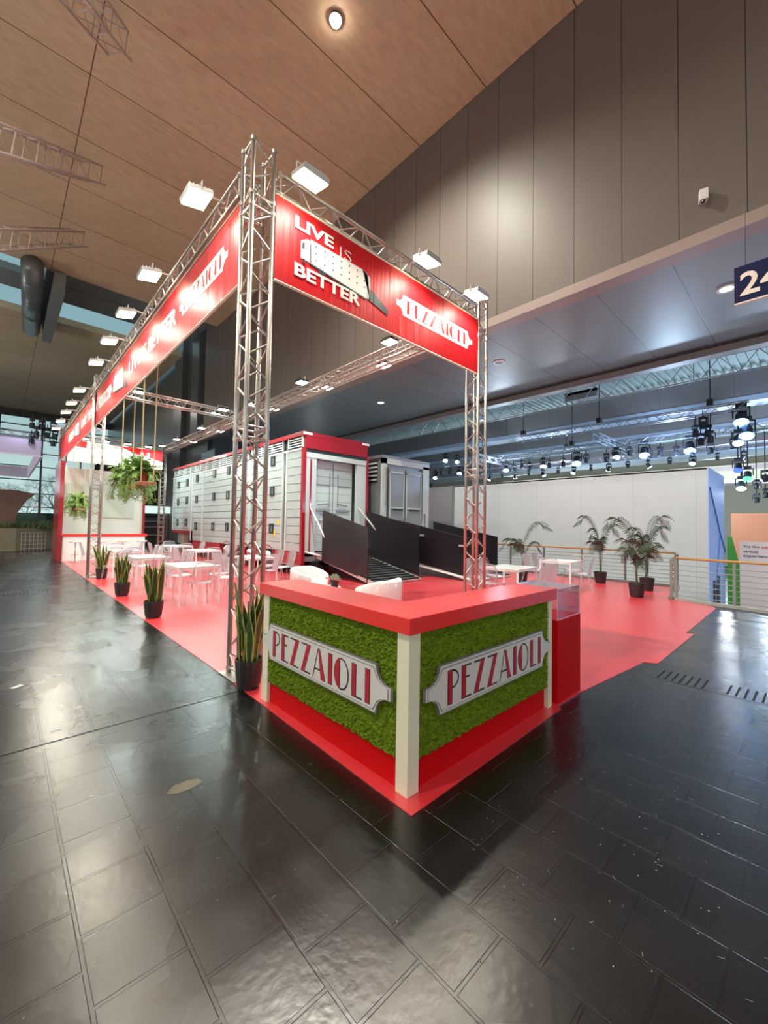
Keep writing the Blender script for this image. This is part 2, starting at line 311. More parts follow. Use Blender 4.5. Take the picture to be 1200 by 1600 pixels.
def plate_outline(w, h, k=0):
    a = w/2; b = h/2; s = h/.3
    pts = [(a-.135*s, b-k), (a-.125*s-k*.6, b-.05*s), (a-.10*s-k*.8, b-.085*s), (a-.055*s-k, b-.108*s), (a-k, b-.112*s-k*.3)]
    r = [(p[0]-(k if i == 0 else 0), p[1]) for i, p in enumerate(pts)]
    q = r+[(x, -y) for x, y in reversed(r)]
    return q+[(-x, -y) for x, y in q]
# ------------------------------------------------------------------ truss
def truss(name, label, cat, p0, p1, s, up, side, group=None, mat_=None, r=.025, rb=.010, pitch=.24, rungs=(), origin=None, light=False, parent=None):
    """square truss: axis p0->p1 is the corner chord; up and side are unit directions of the section"""
    p0, p1, up, side = map(Vector, (p0, p1, up, side)); mat_ = mat_ or m_alu
    t = parent or thing(name, label, cat, origin or tuple(p0), 0, group)
    d = (p1-p0); L = d.length; d.normalize()
    cor = [Vector((0, 0, 0)), side*s, side*s+up*s, up*s]
    if light:
        mb = MB()
        for c in cor: mb.bar(p0+c, p1+c, r, 6)
        mb.build('chord', mat_, t)
    else:
        for c in cor: MB().bar(p0+c, p1+c, r, 10).build('chord', mat_, t, smooth=True)
    n = max(2, round(L/pitch)); st = L/n; allb = MB()
    for k in range(4):
        a, b = cor[k], cor[(k+1) % 4]; mb = allb if light else MB()
        for i in range(n):
            A = p0+d*(st*i+.03)+(a if (i+k) % 2 == 0 else b); B = p0+d*(st*(i+1)-.03)+(b if (i+k) % 2 == 0 else a)
            mb.bar(A, B, rb, 5, cap=False)
        if not light: mb.build('bracing', mat_, t, smooth=True)
    if light: allb.build('bracing', mat_, t)
    for z in rungs:
        mb = MB()
        for k in range(4): mb.bar(p0+d*z+cor[k], p0+d*z+cor[(k+1) % 4], rb*1.2, 6)
        for k in range(4): mb.bar(p0+d*(z-.02)+cor[k], p0+d*(z+.02)+cor[k], r*1.25, 10)
        mb.build('joint_frame', mat_, t)
    return t
# ================================================================== SETTING
Z = 13.6; XF = 7.45; ZS = 7.0; XS = 13.0
mb = MB(); fp = [(-20, -14), (8.9, -14), (9.0, -3.2), (9.39, -.95), (9.66, .6), (12.3, 1.15), (12.3, 60), (-20, 60)]
mb.prism(fp, (0, 0, 0), (1, 0, 0), (0, 1, 0), (0, 0, 1), -.3, 0); struct('floor', mb, m_floor)
struct('floor_1', MB().bb(9, 70, -30, 60, -3.2, -3.0), m_lower)
mb = MB(); mb.bb(-20, XF, -14, 23.4, Z, Z+.4); struct('ceiling', mb, m_wood)
mb = MB(); mb.bb(-20, XF, 29.8, 60, Z, Z+.4); struct('ceiling_1', mb, m_wood)
# skylight bay: openings to the sky with a grey beam between
struct('trim_1', MB().bb(-20, XF, 26.0, 28.0, Z+.55, Z+.9).bb(.1, XF, 23.4, 26.0, Z+.6, Z+.8), m_greybeam)
for x in (-10.5, -5.6, -.4, 4.6): struct('trim_2', MB().bb(x-.22, x+.22, 23.4, 29.8, Z-.05, Z+.6), m_greybeam)
mb = MB(); mb.bb(XF, XF+.15, -14, 25.2, ZS, Z+2); struct('wall_right', mb, m_fascia)
mb = MB(); mb.bb(XF-.06, XF, -14, 25.2, ZS-.02, ZS+.10); mb.bb(XF-.09, XF+.3, -14, 60, ZS-.14, ZS-.02); struct('trim_3', mb, mat('edge_trim', (.30, .23, .21), .4))
mb = MB(); mb.bb(XF+.3, XF+.45, 25.2, 60, 0, Z+2); mb.bb(XF-.1, XF+.5, 29.5, 31.3, 0, Z+1.5); mb.bb(XF-.05, XF+.5, 26.3, 27.6, ZS, Z+1.5); struct('wall_right_1', mb, m_darkwall)
mb = MB(); mb.bb(XF+.31, XS, -14, 60, ZS, ZS+.1); mb.bb(XF+.15, XF+.31, -14, 60, ZS, ZS+.1); struct('ceiling_2', mb, m_soffit)
mb = MB(); mb.bb(XS, XS+.14, -30, 60, ZS-.05, ZS+.35); mb.bb(XS+.14, XS+.5, -30, 60, ZS-.25, ZS+.05, 1); struct('trim_4', mb, [m_darkbeam, m_beam])
struct('wall_back_panel', MB().bb(XF+.3, XS, 24.2, 24.4, 0, ZS), mat('dark_rear_wall', (.02, .022, .025), .6))
bpy.data.objects['wall_back_panel'].name = 'wall_back'
struct('wall_left', MB().bb(-20.2, -20, -14, 60, 0, Z+2), m_wallback)
struct('wall_front', MB().bb(-20, 9, -14.2, -14, 0, Z+2), m_wallback)
# glass facade
mb = MB()
for i in range(9): x = -20+i*3.55; mb.bb(x-.09, x+.09, 57.9, 58.2, 0, Z)
for z in (1.5, 3, 4.5, 6, 7.5, 9, 10.5, 12): mb.bb(-20, XF+.3, 57.95, 58.1, z-.05, z+.05)
mb.bb(-20, XF+.3, 57.8, 58.2, Z-.75, Z)
w = struct('window_1', mb, m_darkbeam); MB().bb(-20, XF+.3, 58.0, 58.02, 0, Z).build('window_pane', m_glass, w)
# second hall shell
struct('ceiling_3', MB().bb(XS+.5, 70, -30, 60, 11.6, 11.8), m_roof)
for i in range(48):
    pass
mb = MB()
for i in range(150): y = -20+i*.42; mb.bb(XS+.6, 40, y, y+.16, 11.45, 11.6)
struct('trim_5', mb, m_roof)
struct('wall_far', MB().bb(70, 70.2, -30, 60, -3, 12), m_creamwall)
struct('wall_far_1', MB().bb(XS, 70, 59, 59.2, -3, 12), m_beam)
struct('wall_far_2', MB().bb(9, 70, -30.2, -30, -3, 12), m_beam)
# carpet
cp = [(-.08, -.11), (1.2, -.09), (1.9, -.08), (1.92, -.04), (2.41, -.05), (3.95, -.19), (4.03, -.32), (6.12, -.32), (6.08, -.22), (9.1, -.18), (9.36, -.1), (9.62, .55), (12.15, 1.2), (12.15, 9.0), (8.05, 9), (8.05, 22.5), (3.25, 22.5), (3.25, 20.16), (-.0, 20.16), (-.02, 18.6), (-.02, 9), (-.03, 2.6)]
MB().prism(cp, (0, 0, 0), (1, 0, 0), (0, 1, 0), (0, 0, 1), .001, .006).build('carpet', m_carpet); tag(bpy.data.objects['carpet'], 'red exhibition carpet under the whole livestock trailer stand', 'carpet')

# ================================================================== BOOTH STRUCTURE
s = .24; ZT = 5.28
def tower(x, y, label, h=5.75):
    t = thing('truss_tower', label, 'truss tower', (x, y, 0))
    truss('', '', '', (x, y, .01), (x, y, h), s, (0, 1, 0), (1, 0, 0), rungs=(.06, 2.5, 2.62, 5.0, 5.12, h-.04), parent=t)
    MB().box((x+s/2, y+s/2, .008), (.4, .4, .012)).build('base_plate', m_alu, t)
    return t
tower(.04, 2.42, 'near aluminium lattice tower behind the moss counter, tallest in the picture')
tower(4.27, 2.42, 'aluminium lattice tower at the right end of the short banner')
tower(.04, 12.29, 'aluminium lattice tower halfway along the long banner, next to a snake plant')
tower(4.27, 22.0, 'aluminium lattice tower between the white back wall and the red trailer')
tower(.04, 21.6, 'aluminium lattice tower at the far end of the long banner')
def htruss(p0, p1, label, side):
    return truss('overhead_truss', label, 'truss', p0, p1, s, (0, 0, 1), side, rungs=(.03, ((Vector(p1)-Vector(p0)).length)*.5, ((Vector(p1)-Vector(p0)).length)-.03))
htruss((.04, 2.72, ZT), (.04, 12.25, ZT), 'near half of the long overhead truss above the left banner', (1, 0, 0))
htruss((.04, 12.6, ZT), (.04, 21.55, ZT), 'far half of the long overhead truss above the left banner', (1, 0, 0))
htruss((.34, 2.42, ZT), (4.22, 2.42, ZT), 'short overhead truss above the banner with the truck picture', (0, 1, 0))
htruss((4.27, 2.72, ZT), (4.27, 12.25, ZT), 'near part of the inner overhead truss carrying white floodlights', (1, 0, 0))
htruss((4.27, 12.6, ZT), (4.27, 21.95, ZT), 'far part of the inner overhead truss above the trailer side', (1, 0, 0))
htruss((.34, 12.29, ZT), (4.5, 12.29, ZT), 'cross truss spanning the middle of the stand', (0, 1, 0))
htruss((.34, 21.6, ZT), (4.2, 21.6, ZT), 'rear cross truss above the white back wall', (0, 1, 0))
# ------------------------------------------------------------------ banners
ZB0, ZB1 = 4.29, 5.24
def truck_print(mb, O, U, V, N, w, h, t):
    O, U, V, N = map(Vector, (O, U, V, N))
    def q(pts, m, dt=0): mb.add([O+U*a*w+V*b*h+N*(t+dt) for a, b in pts], [tuple(range(len(pts)))], m)
    q([(0, .30), (.03, .30), (.10, .30), (.10, .92), (.06, .95), (0, .80)], 0)
    q([(.09, .28), (.72, .10), (.72, .95), (.66, 1.0), (.09, 1.0)], 0)
    q([(.08, .24), (.72, .05), (.72, .10), (.08, .30)], 1, .001)
    q([(.72, .10), (.76, .12), (.76, .86), (.66, 1.0), (.72, .95)], 2, .001)
    q([(.74, .1), (1, -.12), (1, .08), (.78, .5)], 1, .001)
    q([(.01, .6), (.035, .6), (.035, .8), (.01, .78)], 1, .002)
    for i in range(7):
        for j in range(3):
            a = .14+i*.09; b = .42+j*.21; q([(a, b), (a+.013, b), (a+.013, b+.05), (a, b+.05)], 1, .002)
    for a, b in ((.03, .25), (.19, .2), (.225, .19), (.47, .10), (.52, .085), (.57, .07)):
        q([(a+.018*math.cos(k*PI/5), b+.075*math.sin(k*PI/5)) for k in range(10)], 1, .003)
def logo_print(mb, O, U, V, N, w, h, t):
    O2, U2, V2, N2 = map(Vector, (O, U, V, N)); c = O2+U2*w/2+V2*h/2
    mb.prism(plate_outline(w, h), c, U, V, N, t, t+.001, 0)
    deco_word(mb, c-U2*w*.385-V2*h*.33, U, V, N, w*.77, h*.66, t+.003, 3, 1)
PM = [m_pvcwhite, m_pvcdark, m_pvcgrey, m_pvcred2]
# banner on the short side, faces -Y
b = thing('hanging_banner', 'short red banner with a picture of a livestock truck', 'banner', (2.25, 2.39, ZB0))
MB().bb(.30, 4.2, 2.385, 2.395, ZB0, ZB1).build('banner_cloth', m_pvcred, b)
MB().bar((.30, 2.39, ZB0-.01), (4.2, 2.39, ZB0-.01), .016).bar((.30, 2.39, ZB1+.01), (4.2, 2.39, ZB1+.01), .012).build('edge_rail', m_cream, b)
U, V, N = (1, 0, 0), (0, 0, 1), (0, -1, 0); yb = 2.385
mb = MB(); put_text(mb, 'LIVE', (.54, yb, 4.99), U, V, N, .54, .145, .011, bold=.03, spacing=.98); mb.build('slogan_lettering', m_pvcwhite, b)
mb = MB(); put_text(mb, 'IS', (1.17, yb, 4.945), U, V, N, .19, .13, .011, bold=-.012); mb.build('slogan_lettering', m_pvcwhite, b)
mb = MB(); put_text(mb, 'BETTER', (.54, yb, 4.44), U, V, N, .98, .15, .011, bold=.03, spacing=.98); mb.build('slogan_lettering', m_pvcwhite, b)
mb = MB(); truck_print(mb, (.62, yb, 4.55), U, V, N, 1.40, .40, .007); mb.build('truck_picture', PM, b)
mb = MB(); logo_print(mb, (2.18, yb, 4.625), U, V, N, 1.84, .30, .003); mb.build('logo_print', PM, b)
# banner on the long side, faces -X
b = thing('hanging_banner', 'long red banner running the length of the aisle side', 'banner', (.07, 12, ZB0))
mb = MB(); mb.bb(.068, .078, 2.68, 21.6, ZB0, ZB1).build('banner_cloth', m_pvcred, b)
MB().bar((.07, 2.68, ZB0-.01), (.07, 21.6, ZB0-.01), .016).bar((.07, 2.68, ZB1+.01), (.07, 21.6, ZB1+.01), .012).build('edge_rail', m_cream, b)
MB().bb(.0, .12, 21.58, 21.66, ZB0-.05, ZB1).build('end_post', m_darkbeam, b)
U, V, N = (0, -1, 0), (0, 0, 1), (-1, 0, 0); xb = .068
for k, y0 in enumerate((3.1, 10.05, 17.0)):
    mb = MB(); logo_print(mb, (xb, y0+1.8, 4.66), U, V, N, 1.80, .30, .003); mb.build('logo_print', PM, b)
    if y0 < 15:
        mb = MB(); put_text(mb, 'LIVE', (xb, y0+5.15, 4.66), U, V, N, 1.05, .28, .004, bold=.03); put_text(mb, 'IS', (xb, y0+4.0, 4.66), U, V, N, .28, .28, .004, bold=-.012); put_text(mb, 'BETTER', (xb, y0+3.6, 4.66), U, V, N, 1.65, .28, .004, bold=.03); mb.build('slogan_lettering', m_pvcwhite, b)
        mb = MB(); truck_print(mb, (xb, y0+6.75, 4.52), U, V, N, 1.45, .5, .007); mb.build('truck_picture', PM, b)
# banner on the back truss, faces -Y
b = thing('hanging_banner', 'printed banner coloured pale for its floodlight wash, above the back wall', 'banner', (2, 21.55, ZB0))
MB().bb(.30, 4.2, 21.54, 21.55, ZB0, ZB1).build('banner_cloth', m_pvcwhite, b)  # floodlight wash put into the cloth as white
mb = MB(); mb.add([(.3, 21.535, ZB1), (1.0, 21.535, ZB1), (1.0, 21.535, ZB1-.3), (.3, 21.535, ZB1-.18)], [(3, 2, 1, 0)]); mb.build('red_corner_glow', m_pvcred, b); mb = MB(); mb.add([(2.3, 21.535, ZB1), (4.2, 21.535, ZB1), (4.2, 21.535, ZB1-.55), (2.9, 21.535, ZB1-.25)], [(3, 2, 1, 0)]); mb.build('red_corner_glow', m_pvcred, b)  # red glow in the top corners, painted as flat shapes
mb = MB(); put_text(mb, 'LI', (3.2, 21.53, ZB1-.42), (1, 0, 0), (0, 0, 1), (0, -1, 0), .4, .26, .005, bold=.04); mb.build('slogan_lettering', m_pvcwhite, b)
# ------------------------------------------------------------------ floodlights
def make_flood(kind):
    warm = kind == 'warm'
    t = thing('floodlight', 'flood', 'floodlight')
    # local: lens faces -Z tilted by arm; +X points away from truss
    def T(p, tilt):
        x, z = p[0], p[2]; c, s_ = math.cos(tilt), math.sin(tilt); return (x*c+z*s_, p[1], -x*s_+z*c)
    tilt = .22 if warm else 0; k_ = 1.35 if warm else 1.2
    mb = MB(); mb.box((0, 0, .03), (.20, .24, .05)); 
    for i in range(6): mb.box((-.08+i*.032, 0, .07), (.008, .2, .03))
    mb.v = [T((v[0]*k_, v[1]*k_, v[2]), tilt) for v in mb.v]; mb.build('housing', m_alu2 if warm else m_black, t)
    mb = MB(); mb.box((0, 0, -.002), (.185, .225, .012)); mb.v = [T((v[0]*k_, v[1]*k_, v[2]), tilt) for v in mb.v]; mb.build('lens', m_warm if warm else m_cool, t)
    mb = MB(); mb.path([(0, -.17, .02), (0, -.17, .12), (0, .17, .12), (0, .17, .02)], .007); mb.bar((0, 0, .12), (-.32 if warm else -.26, 0, .13 if warm else .05), .012); mb.build('bracket', m_alu2, t)
    return t
wf = Proto(make_flood('warm'))
ordn = ['first', 'second', 'third', 'fourth', 'fifth', 'sixth', 'seventh', 'eighth', 'ninth', 'tenth', 'eleventh', 'twelfth']
for i, y in enumerate((3.2, 5.25, 6.85, 8.4, 10.0, 12.85, 14.65, 16.15, 17.9, 19.6)):
    o = wf.put((-.27, y, 5.33), PI, 'warm floodlight on the long banner, %s counting from the near tower' % ordn[i])
    lamp('flood_light', 'SPOT', (-.30, y, 5.28), 95, (1, .95, .80), (-.95, y, 0), .09, 162, .35)
for i, (x, w) in enumerate(((.55, 'beside the near tower'), (2.5, 'middle'), (3.72, 'next to the right tower'))):
    o = wf.put((x, 2.1, 5.36), -PI/2, 'warm floodlight above the truck-picture banner, %s' % w)
    lamp('flood_light', 'SPOT', (x, 2.05, 5.30), 85, (1, .95, .80), (x, 1.35, 0), .09, 162, .35)
cf = Proto(make_flood('cool')); n = 0
for x, y, p in ((3.98, 4.4, 1), (4.75, 5.4, 1), (4.0, 7.84, 1), (4.73, 7.7, 1), (3.98, 10.75, 1), (4.75, 10.75, 1), (4.0, 15.4, 1), (4.75, 15.4, 1), (4.0, 18.6, 1), (4.75, 18.6, 1), (4.0, 20.9, 1)):
    rz = 0 if x > 4.4 else PI
    side = 'trailer side' if x > 4.4 else 'table side'
    d = 'of inner truss, %s metres behind right tower' % {4.4: 'two', 5.4: 'three', 7.84: 'six', 7.7: 'five', 10.75: 'eight', 15.4: 'thirteen', 18.6: 'sixteen', 20.9: 'eighteen'}[y]
    cf.put((x, y, 5.42), rz, 'white floodlight on the %s %s' % (side, d)); n += 1
    lamp('flood_light', 'SPOT', (x, y, 5.36), 135, (.74, 1, .94), (x-.1, y, 0), .07, 158, .6)
for x, y in ((1.05, 12.05), (1.05, 12.78), (3.55, 12.05), (3.55, 12.78)):
    cf.put((x, y, 5.42), -PI/2 if y < 12.4 else PI/2, 'white floodlight on the %s face of the cross truss, %s end' % ('near' if y < 12.4 else 'far', 'banner' if x < 2 else 'trailer'))
    lamp('flood_light', 'SPOT', (x, y, 5.36), 150, (.78, 1, .92), (x, y, 0), .07, 155, .6)
for i, x in enumerate((.9, 1.7, 2.6, 3.5)):
    cf.put((x, 21.38, 5.36), -PI/2, 'white floodlight over the pale rear banner, %s from the left' % ordn[i])
    lamp('flood_light', 'SPOT', (x, 21.2, 5.30), 150, (.85, 1, .92), (x, 20.4, 2.5), .07, 150, .6)
# ------------------------------------------------------------------ reception counter
HB = .96
c = thing('reception_counter', 'red topped corner reception counter clad in green moss', 'counter', (0, 0, 0))
mb = MB(); L_ = [(-.03, -.03), (1.93, -.03), (1.93, .38), (.36, .38), (.36, 1.86), (-.03, 1.86)]
mb.prism(L_, (0, 0, 0), (1, 0, 0), (0, 1, 0), (0, 0, 1), HB, HB+.10).build('counter_top', m_redtop, c, bevel=.004)
MB().bb(.05, .30, .06, 1.78, .17, HB).bb(.05, 1.85, .05, .33, .17, HB).build('counter_body', m_white, c)
MB().bb(.03, .31, .04, 1.75, .005, .19).bb(.06, 1.8, .03, .32, .005, .19).build('plinth', m_redlam, c)
for x, y, w_ in ((0, 0, .1), (0, 1.73, .1), (1.82, 0, .07)): MB().bb(x, x+w_, y, y+w_, .005, HB).build('corner_post', m_cream, c, bevel=.003)
def moss(face):
    mb = MB(); rnd = random.Random(3 if face else 4); L = 1.63 if face == 0 else 1.72; nu, nv = 150, 74
    h0, h1 = .185, HB-.005; vs = []; fs = []
    for j in range(nv+1):
        for i in range(nu+1):
            a = .1+L*i/nu; z = h0+(h1-h0)*j/nv; d = rnd.random()*.022
            if i in (0, nu) : a += rnd.uniform(-.008, .008)
            if j in (0, nv): z += rnd.uniform(-.008, .008)
            if i in (0, nu) or j in (0, nv): d = -.01
            z += rnd.uniform(-.003, .003); a += rnd.uniform(-.004, .004)
            vs.append((.018-d, a, z) if face == 0 else (a, .018-d, z))
    for j in range(nv):
        for i in range(nu):
            k = j*(nu+1)+i; q = (k, k+1, k+nu+2, k+nu+1); fs.append(q[::-1] if face == 0 else q)
    mb.add(vs, fs); return mb.build('moss_panel', m_moss, c, smooth=False)
moss(0); moss(1)
def logo_board(cen, U, V, N, w=1.67, h=.31):
    mb = MB()
    mb.prism(plate_outline(w, h), cen, U, V, N, .0, .018, 1); mb.prism(plate_outline(w, h, .008), cen, U, V, N, .018, .021, 0); mb.prism(plate_outline(w, h, .020), cen, U, V, N, .021, .023, 1); mb.prism(plate_outline(w, h, .026), cen, U, V, N, .023, .026, 0)
    o = mb.build('logo_board', [m_platelight, m_plategrey], c)
    mb = MB(); Uv, Vv = Vector(U), Vector(V); deco_word(mb, Vector(cen)-Uv*w*.375-Vv*h*.355, U, V, N, w*.76, h*.71, .0275, 0, 1); mb.build('logo_lettering', [m_platered, m_plateblack], o)
logo_board((-.006, .955, .57), (0, -1, 0), (0, 0, 1), (-1, 0, 0)); logo_board((.955, -.006, .57), (1, 0, 0), (0, 0, 1), (0, -1, 0))
p = thing('display_pedestal', 'low red display pedestal with a clear cover right of the counter', 'pedestal', (2.19, .25, 0))
MB().bb(1.96, 2.48, -.02, .46, .006, .76).build('pedestal_box', m_redlam, p, bevel=.003)
mb = MB(); a0, a1, b0, b1, z0, z1 = 1.965, 2.475, -.015, .455, .761, 1.04; tt = .004
mb.bb(a0, a1, b0, b0+tt, z0, z1); mb.bb(a0, a1, b1-tt, b1, z0, z1); mb.bb(a0, a0+tt, b0, b1, z0, z1); mb.bb(a1-tt, a1, b0, b1, z0, z1); mb.bb(a0, a1, b0, b1, z1-tt, z1); mb.build('clear_cover', m_acryl, p)
mb = MB()
for x in (a0, a1):
    for y in (b0, b1): mb.bar((x, y, z0), (x, y, z1), .0025, 4)
mb.path([(a0, b0, z0), (a1, b0, z0), (a1, b1, z0)], .002, 4); mb.build('cover_edge', m_whitegloss, p)
# ------------------------------------------------------------------ booth rear block
m_boothwall = mat('booth_wall_paint', (.74, .84, .79), .4)
w = thing('display_wall', 'tall white stand wall with red side behind the bar', 'wall', (1.6, 20, 0))
MB().bb(.0, 3.1, 20.3, 20.4, 0, 3.85).build('wall_face', m_boothwall, w)
tag(MB().bb(-.14, -.01, 18.68, 20.9, 0, 3.95).build('side_panel', m_trred), 'tall dark red side panel at the aisle end of the bar', 'panel')
MB().bb(3.1, 3.18, 20.2, 20.9, 0, 3.9).build('edge_strip', m_trred, w)
m_tv = mat('frosted_panel', (.62, .78, .70), .25)
mb = MB(); mb.bb(.15, 1.45, 20.26, 20.3, 1.95, 3.2); mb.build('frosted_panel', m_tv, w); MB().bb(1.5, 2.75, 20.26, 20.3, 1.75, 3.3).build('frosted_panel', m_tv, w)
w = thing('bar_counter', 'long white bar counter with red top at the back of the stand', 'counter', (1.5, 18.8, 0))
MB().bb(.02, 2.86, 18.62, 19.2, 0, .97).build('bar_body', m_whitegloss, w); MB().bb(-.005, .02, 18.64, 19.2, 0, .97).build('end_panel', m_door, w)
MB().bb(-.06, 2.94, 18.56, 19.26, .97, 1.06).build('bar_top', m_redtop, w)
def make_stool():
    t = thing('bar_stool', 's', 'stool')
    mb = MB(); mb.lathe([(.001, .74), (.15, .74), (.19, .76), (.2, .80), (.17, .79), (.001, .78)], 20); mb.build('seat', m_whitegloss, t, smooth=True)
    MB().bar((0, 0, .03), (0, 0, .74), .025, 12).build('column', m_chrome, t, smooth=True)
    MB().lathe([(.001, .0), (.2, .0), (.2, .012), (.04, .04), (.001, .04)], 20).build('foot', m_chrome, t, smooth=True)
    mb = MB(); pts = [(.14*math.cos(a), .14*math.sin(a)-.12, .3) for a in [PI*2*i/10 for i in range(11)]]; mb.path(pts, .008); mb.build('footrest', m_chrome, t)
    return t
st = Proto(make_stool())
for i, x in enumerate((.34, 1.13, 1.88, 2.59)): st.put((x, 17.9, .006), 0, 'white bar stool on chrome column, %s from the left along the bar' % ordn[i])
# ------------------------------------------------------------------ tables
def make_table(w, d, h=.75, leg=.035):
    t = thing('cafe_table', 't', 'table')
    MB().box((0, 0, h-.008), (w, d, .014)).build('tabletop', m_whitegloss, t, bevel=.002)
    mb = MB(); a, b_ = w/2-.02, d/2-.02
    for sx in (-1, 1): mb.box((sx*a, 0, h-.035), (.025, d-.05, .04)); mb.box((0, sx*b_, h-.035), (w-.05, .025, .04))
    mb.build('apron', m_whitegloss, t)
    for sx in (-1, 1):
        for sy in (-1, 1): MB().box((sx*(a-.005), sy*(b_-.005), (h-.016)/2), (leg, leg, h-.016)).build('leg', m_whitegloss, t)
    return t
tb = Proto(make_table(.78, 1.1))
TB = [((1.06, 7.05), 'nearest white cafe table, behind the biggest snake plant by the aisle', .0), ((.9, 9.65), 'white cafe table second along the aisle from the near tower', 0), ((.93, 12.5), 'white cafe table third along the aisle, beside the middle tower', 0), ((1.05, 15.2), 'small looking white cafe table in front of the bar stools', 0),
      ((2.87, 11.6), 'white cafe table in the second row, in front of the trailer side', 0), ((2.98, 14.5), 'white cafe table farthest back in the second row', 0), ((3.0, 8.3), 'white cafe table seen through the near lattice tower', 0)]
for (x, y), l, r in TB: tb.put((x, y, .006), r, l)
tb2 = Proto(make_table(1.05, .8)); tb2.put((6.35, 2.95, .006), .1, 'white cafe table just right of the right-hand tower'); tb2.put((9.25, 3.1, .006), .12, 'white cafe table by the back railing with a palm behind it')
# ghost chair: faces +X (backrest on -X side)
def make_chair():
    t = thing('ghost_chair', 'c', 'chair')
    mb = MB(); n = 6; vs = []; fs = []
    for j in range(n+1):
        for i in range(n+1):
            u = i/n-.5; v = j/n-.5; x = v*.42; y = u*(.42-.06*(.5-v)); vs.append((x, y, .45+.02*(4*u*u)-.012*(v > .3)))
    for j in range(n):
        for i in range(n): k = j*(n+1)+i; fs.append((k, k+1, k+n+2, k+n+1))
    mb.add(vs, fs); o = mb.build('seat', m_ghost, t, smooth=True); md = o.modifiers.new('s', 'SOLIDIFY'); md.thickness = .012
    vs = []; fs = []; nz, nu = 8, 8
    for j in range(nz+1):
        f = j/nz; z = .46+f*.40; hw = (.19+.03*math.sin(f*PI*.8))*(1-.15*max(0, f-.75)/.25)
        for i in range(nu+1):
            u = i/nu*2-1; vs.append((-.20-.10*f+.05*u*u, u*hw, z+.02*(1-u*u)*f))
    for j in range(nz):
        for i in range(nu): k = j*(nu+1)+i; fs.append((k, k+1, k+nu+2, k+nu+1))
    o = MB().add(vs, fs).build('backrest', m_ghost, t, smooth=True); md = o.modifiers.new('s', 'SOLIDIFY'); md.thickness = .010
    for sx, sy in ((1, 1), (1, -1), (-1, 1), (-1, -1)):
        mb = MB(); mb.path([(sx*.18, sy*.17, .45), (sx*.21, sy*.19, .25), (sx*(.23 if sx > 0 else .29), sy*.21, 0)], [.017, .014, .010], 7); mb.build('leg', m_ghost, t, smooth=True)
    return t
ch = Proto(make_chair())
CH = []
def chairs(x, y, desc, lst):
    side = {'s': (0, -.72, PI/2, 'on the near end'), 'n': (0, .75, -PI/2, 'on the far end'), 'e': (.68, 0, PI, 'on the trailer side'), 'w': (-.66, 0, 0, 'on the aisle side'),
            'e1': (.66, -.27, PI, 'trailer side, near seat'), 'e2': (.66, .27, PI, 'trailer side, far seat'), 'w1': (-.64, -.27, 0, 'aisle side, near seat'), 'w2': (-.64, .27, 0, 'aisle side, far seat')}
    for k, jx, jy, jr in lst:
        dx, dy, r, w_ = side[k]; ch.put((x+dx+jx, y+dy+jy, .006), r+jr, 'clear plastic chair, %s, %s' % (desc, w_))
chairs(1.06, 7.05, 'nearest white cafe table', [('s', 0, .12, 0), ('e1', .05, .1, .1), ('e2', .1, .2, -.2), ('n', 0, 0, .1)])
chairs(.9, 9.65, 'second cafe table along the aisle', [('e1', 0, 0, .15), ('e2', 0, 0, -.1), ('n', 0, 0, 0), ('s', .1, .05, 0)])
chairs(.93, 12.5, 'cafe table beside the middle tower', [('s', 0, 0, .2), ('e1', 0, 0, .1), ('e2', 0, 0, -.1)])
ch.put((.42, 10.75, .006), 2.2, 'clear plastic chair turned away by the aisle edge next to a snake plant')
chairs(1.05, 15.2, 'cafe table in front of the bar stools', [('s', 0, 0, .1), ('e', 0, 0, 0), ('w', .05, 0, 0)])
chairs(2.87, 11.6, 'nearer second row cafe table', [('s', 0, 0, -.1), ('w1', 0, 0, .1), ('w2', 0, 0, -.2), ('e1', 0, 0, .1), ('e2', 0, 0, 0)])
chairs(2.98, 14.5, 'farther second row cafe table', [('s', 0, 0, 0), ('w', 0, 0, 0), ('e', 0, 0, .1), ('n', 0, 0, 0)])
chairs(3.0, 8.3, 'cafe table seen through the near tower', [('s', 0, 0, .15), ('e1', .05, 0, 0), ('e2', 0, 0, 0), ('w1', 0, 0, 0), ('w2', 0, 0, .2)])
for x, y, r, l in ((5.62, 2.95, .1, 'left end of the table right of the right-hand tower'), (6.05, 2.3, PI/2+.1, 'near side of the table beside the right tower, left seat'), (6.55, 2.33, PI/2-.1, 'near side of the table beside the right tower, right seat'), (6.15, 3.65, -PI/2, 'far side of the table beside the right tower, left seat'), (6.75, 3.65, -PI/2, 'far side of the table beside the right tower, right seat'),
                   (8.5, 3.0, .1, 'left end of the table by the back railing'), (9.05, 2.5, PI/2+.3, 'near side of the table by the back railing, left place'), (9.95, 3.05, PI+.1, 'right end of the table by the back railing'), (9.0, 3.75, -PI/2, 'far side of the table by the back railing, left place'), (9.6, 3.78, -PI/2+.1, 'far side of the table by the back railing, right place')):
    ch.put((x, y, .006), r, 'clear plastic chair at the %s' % l)
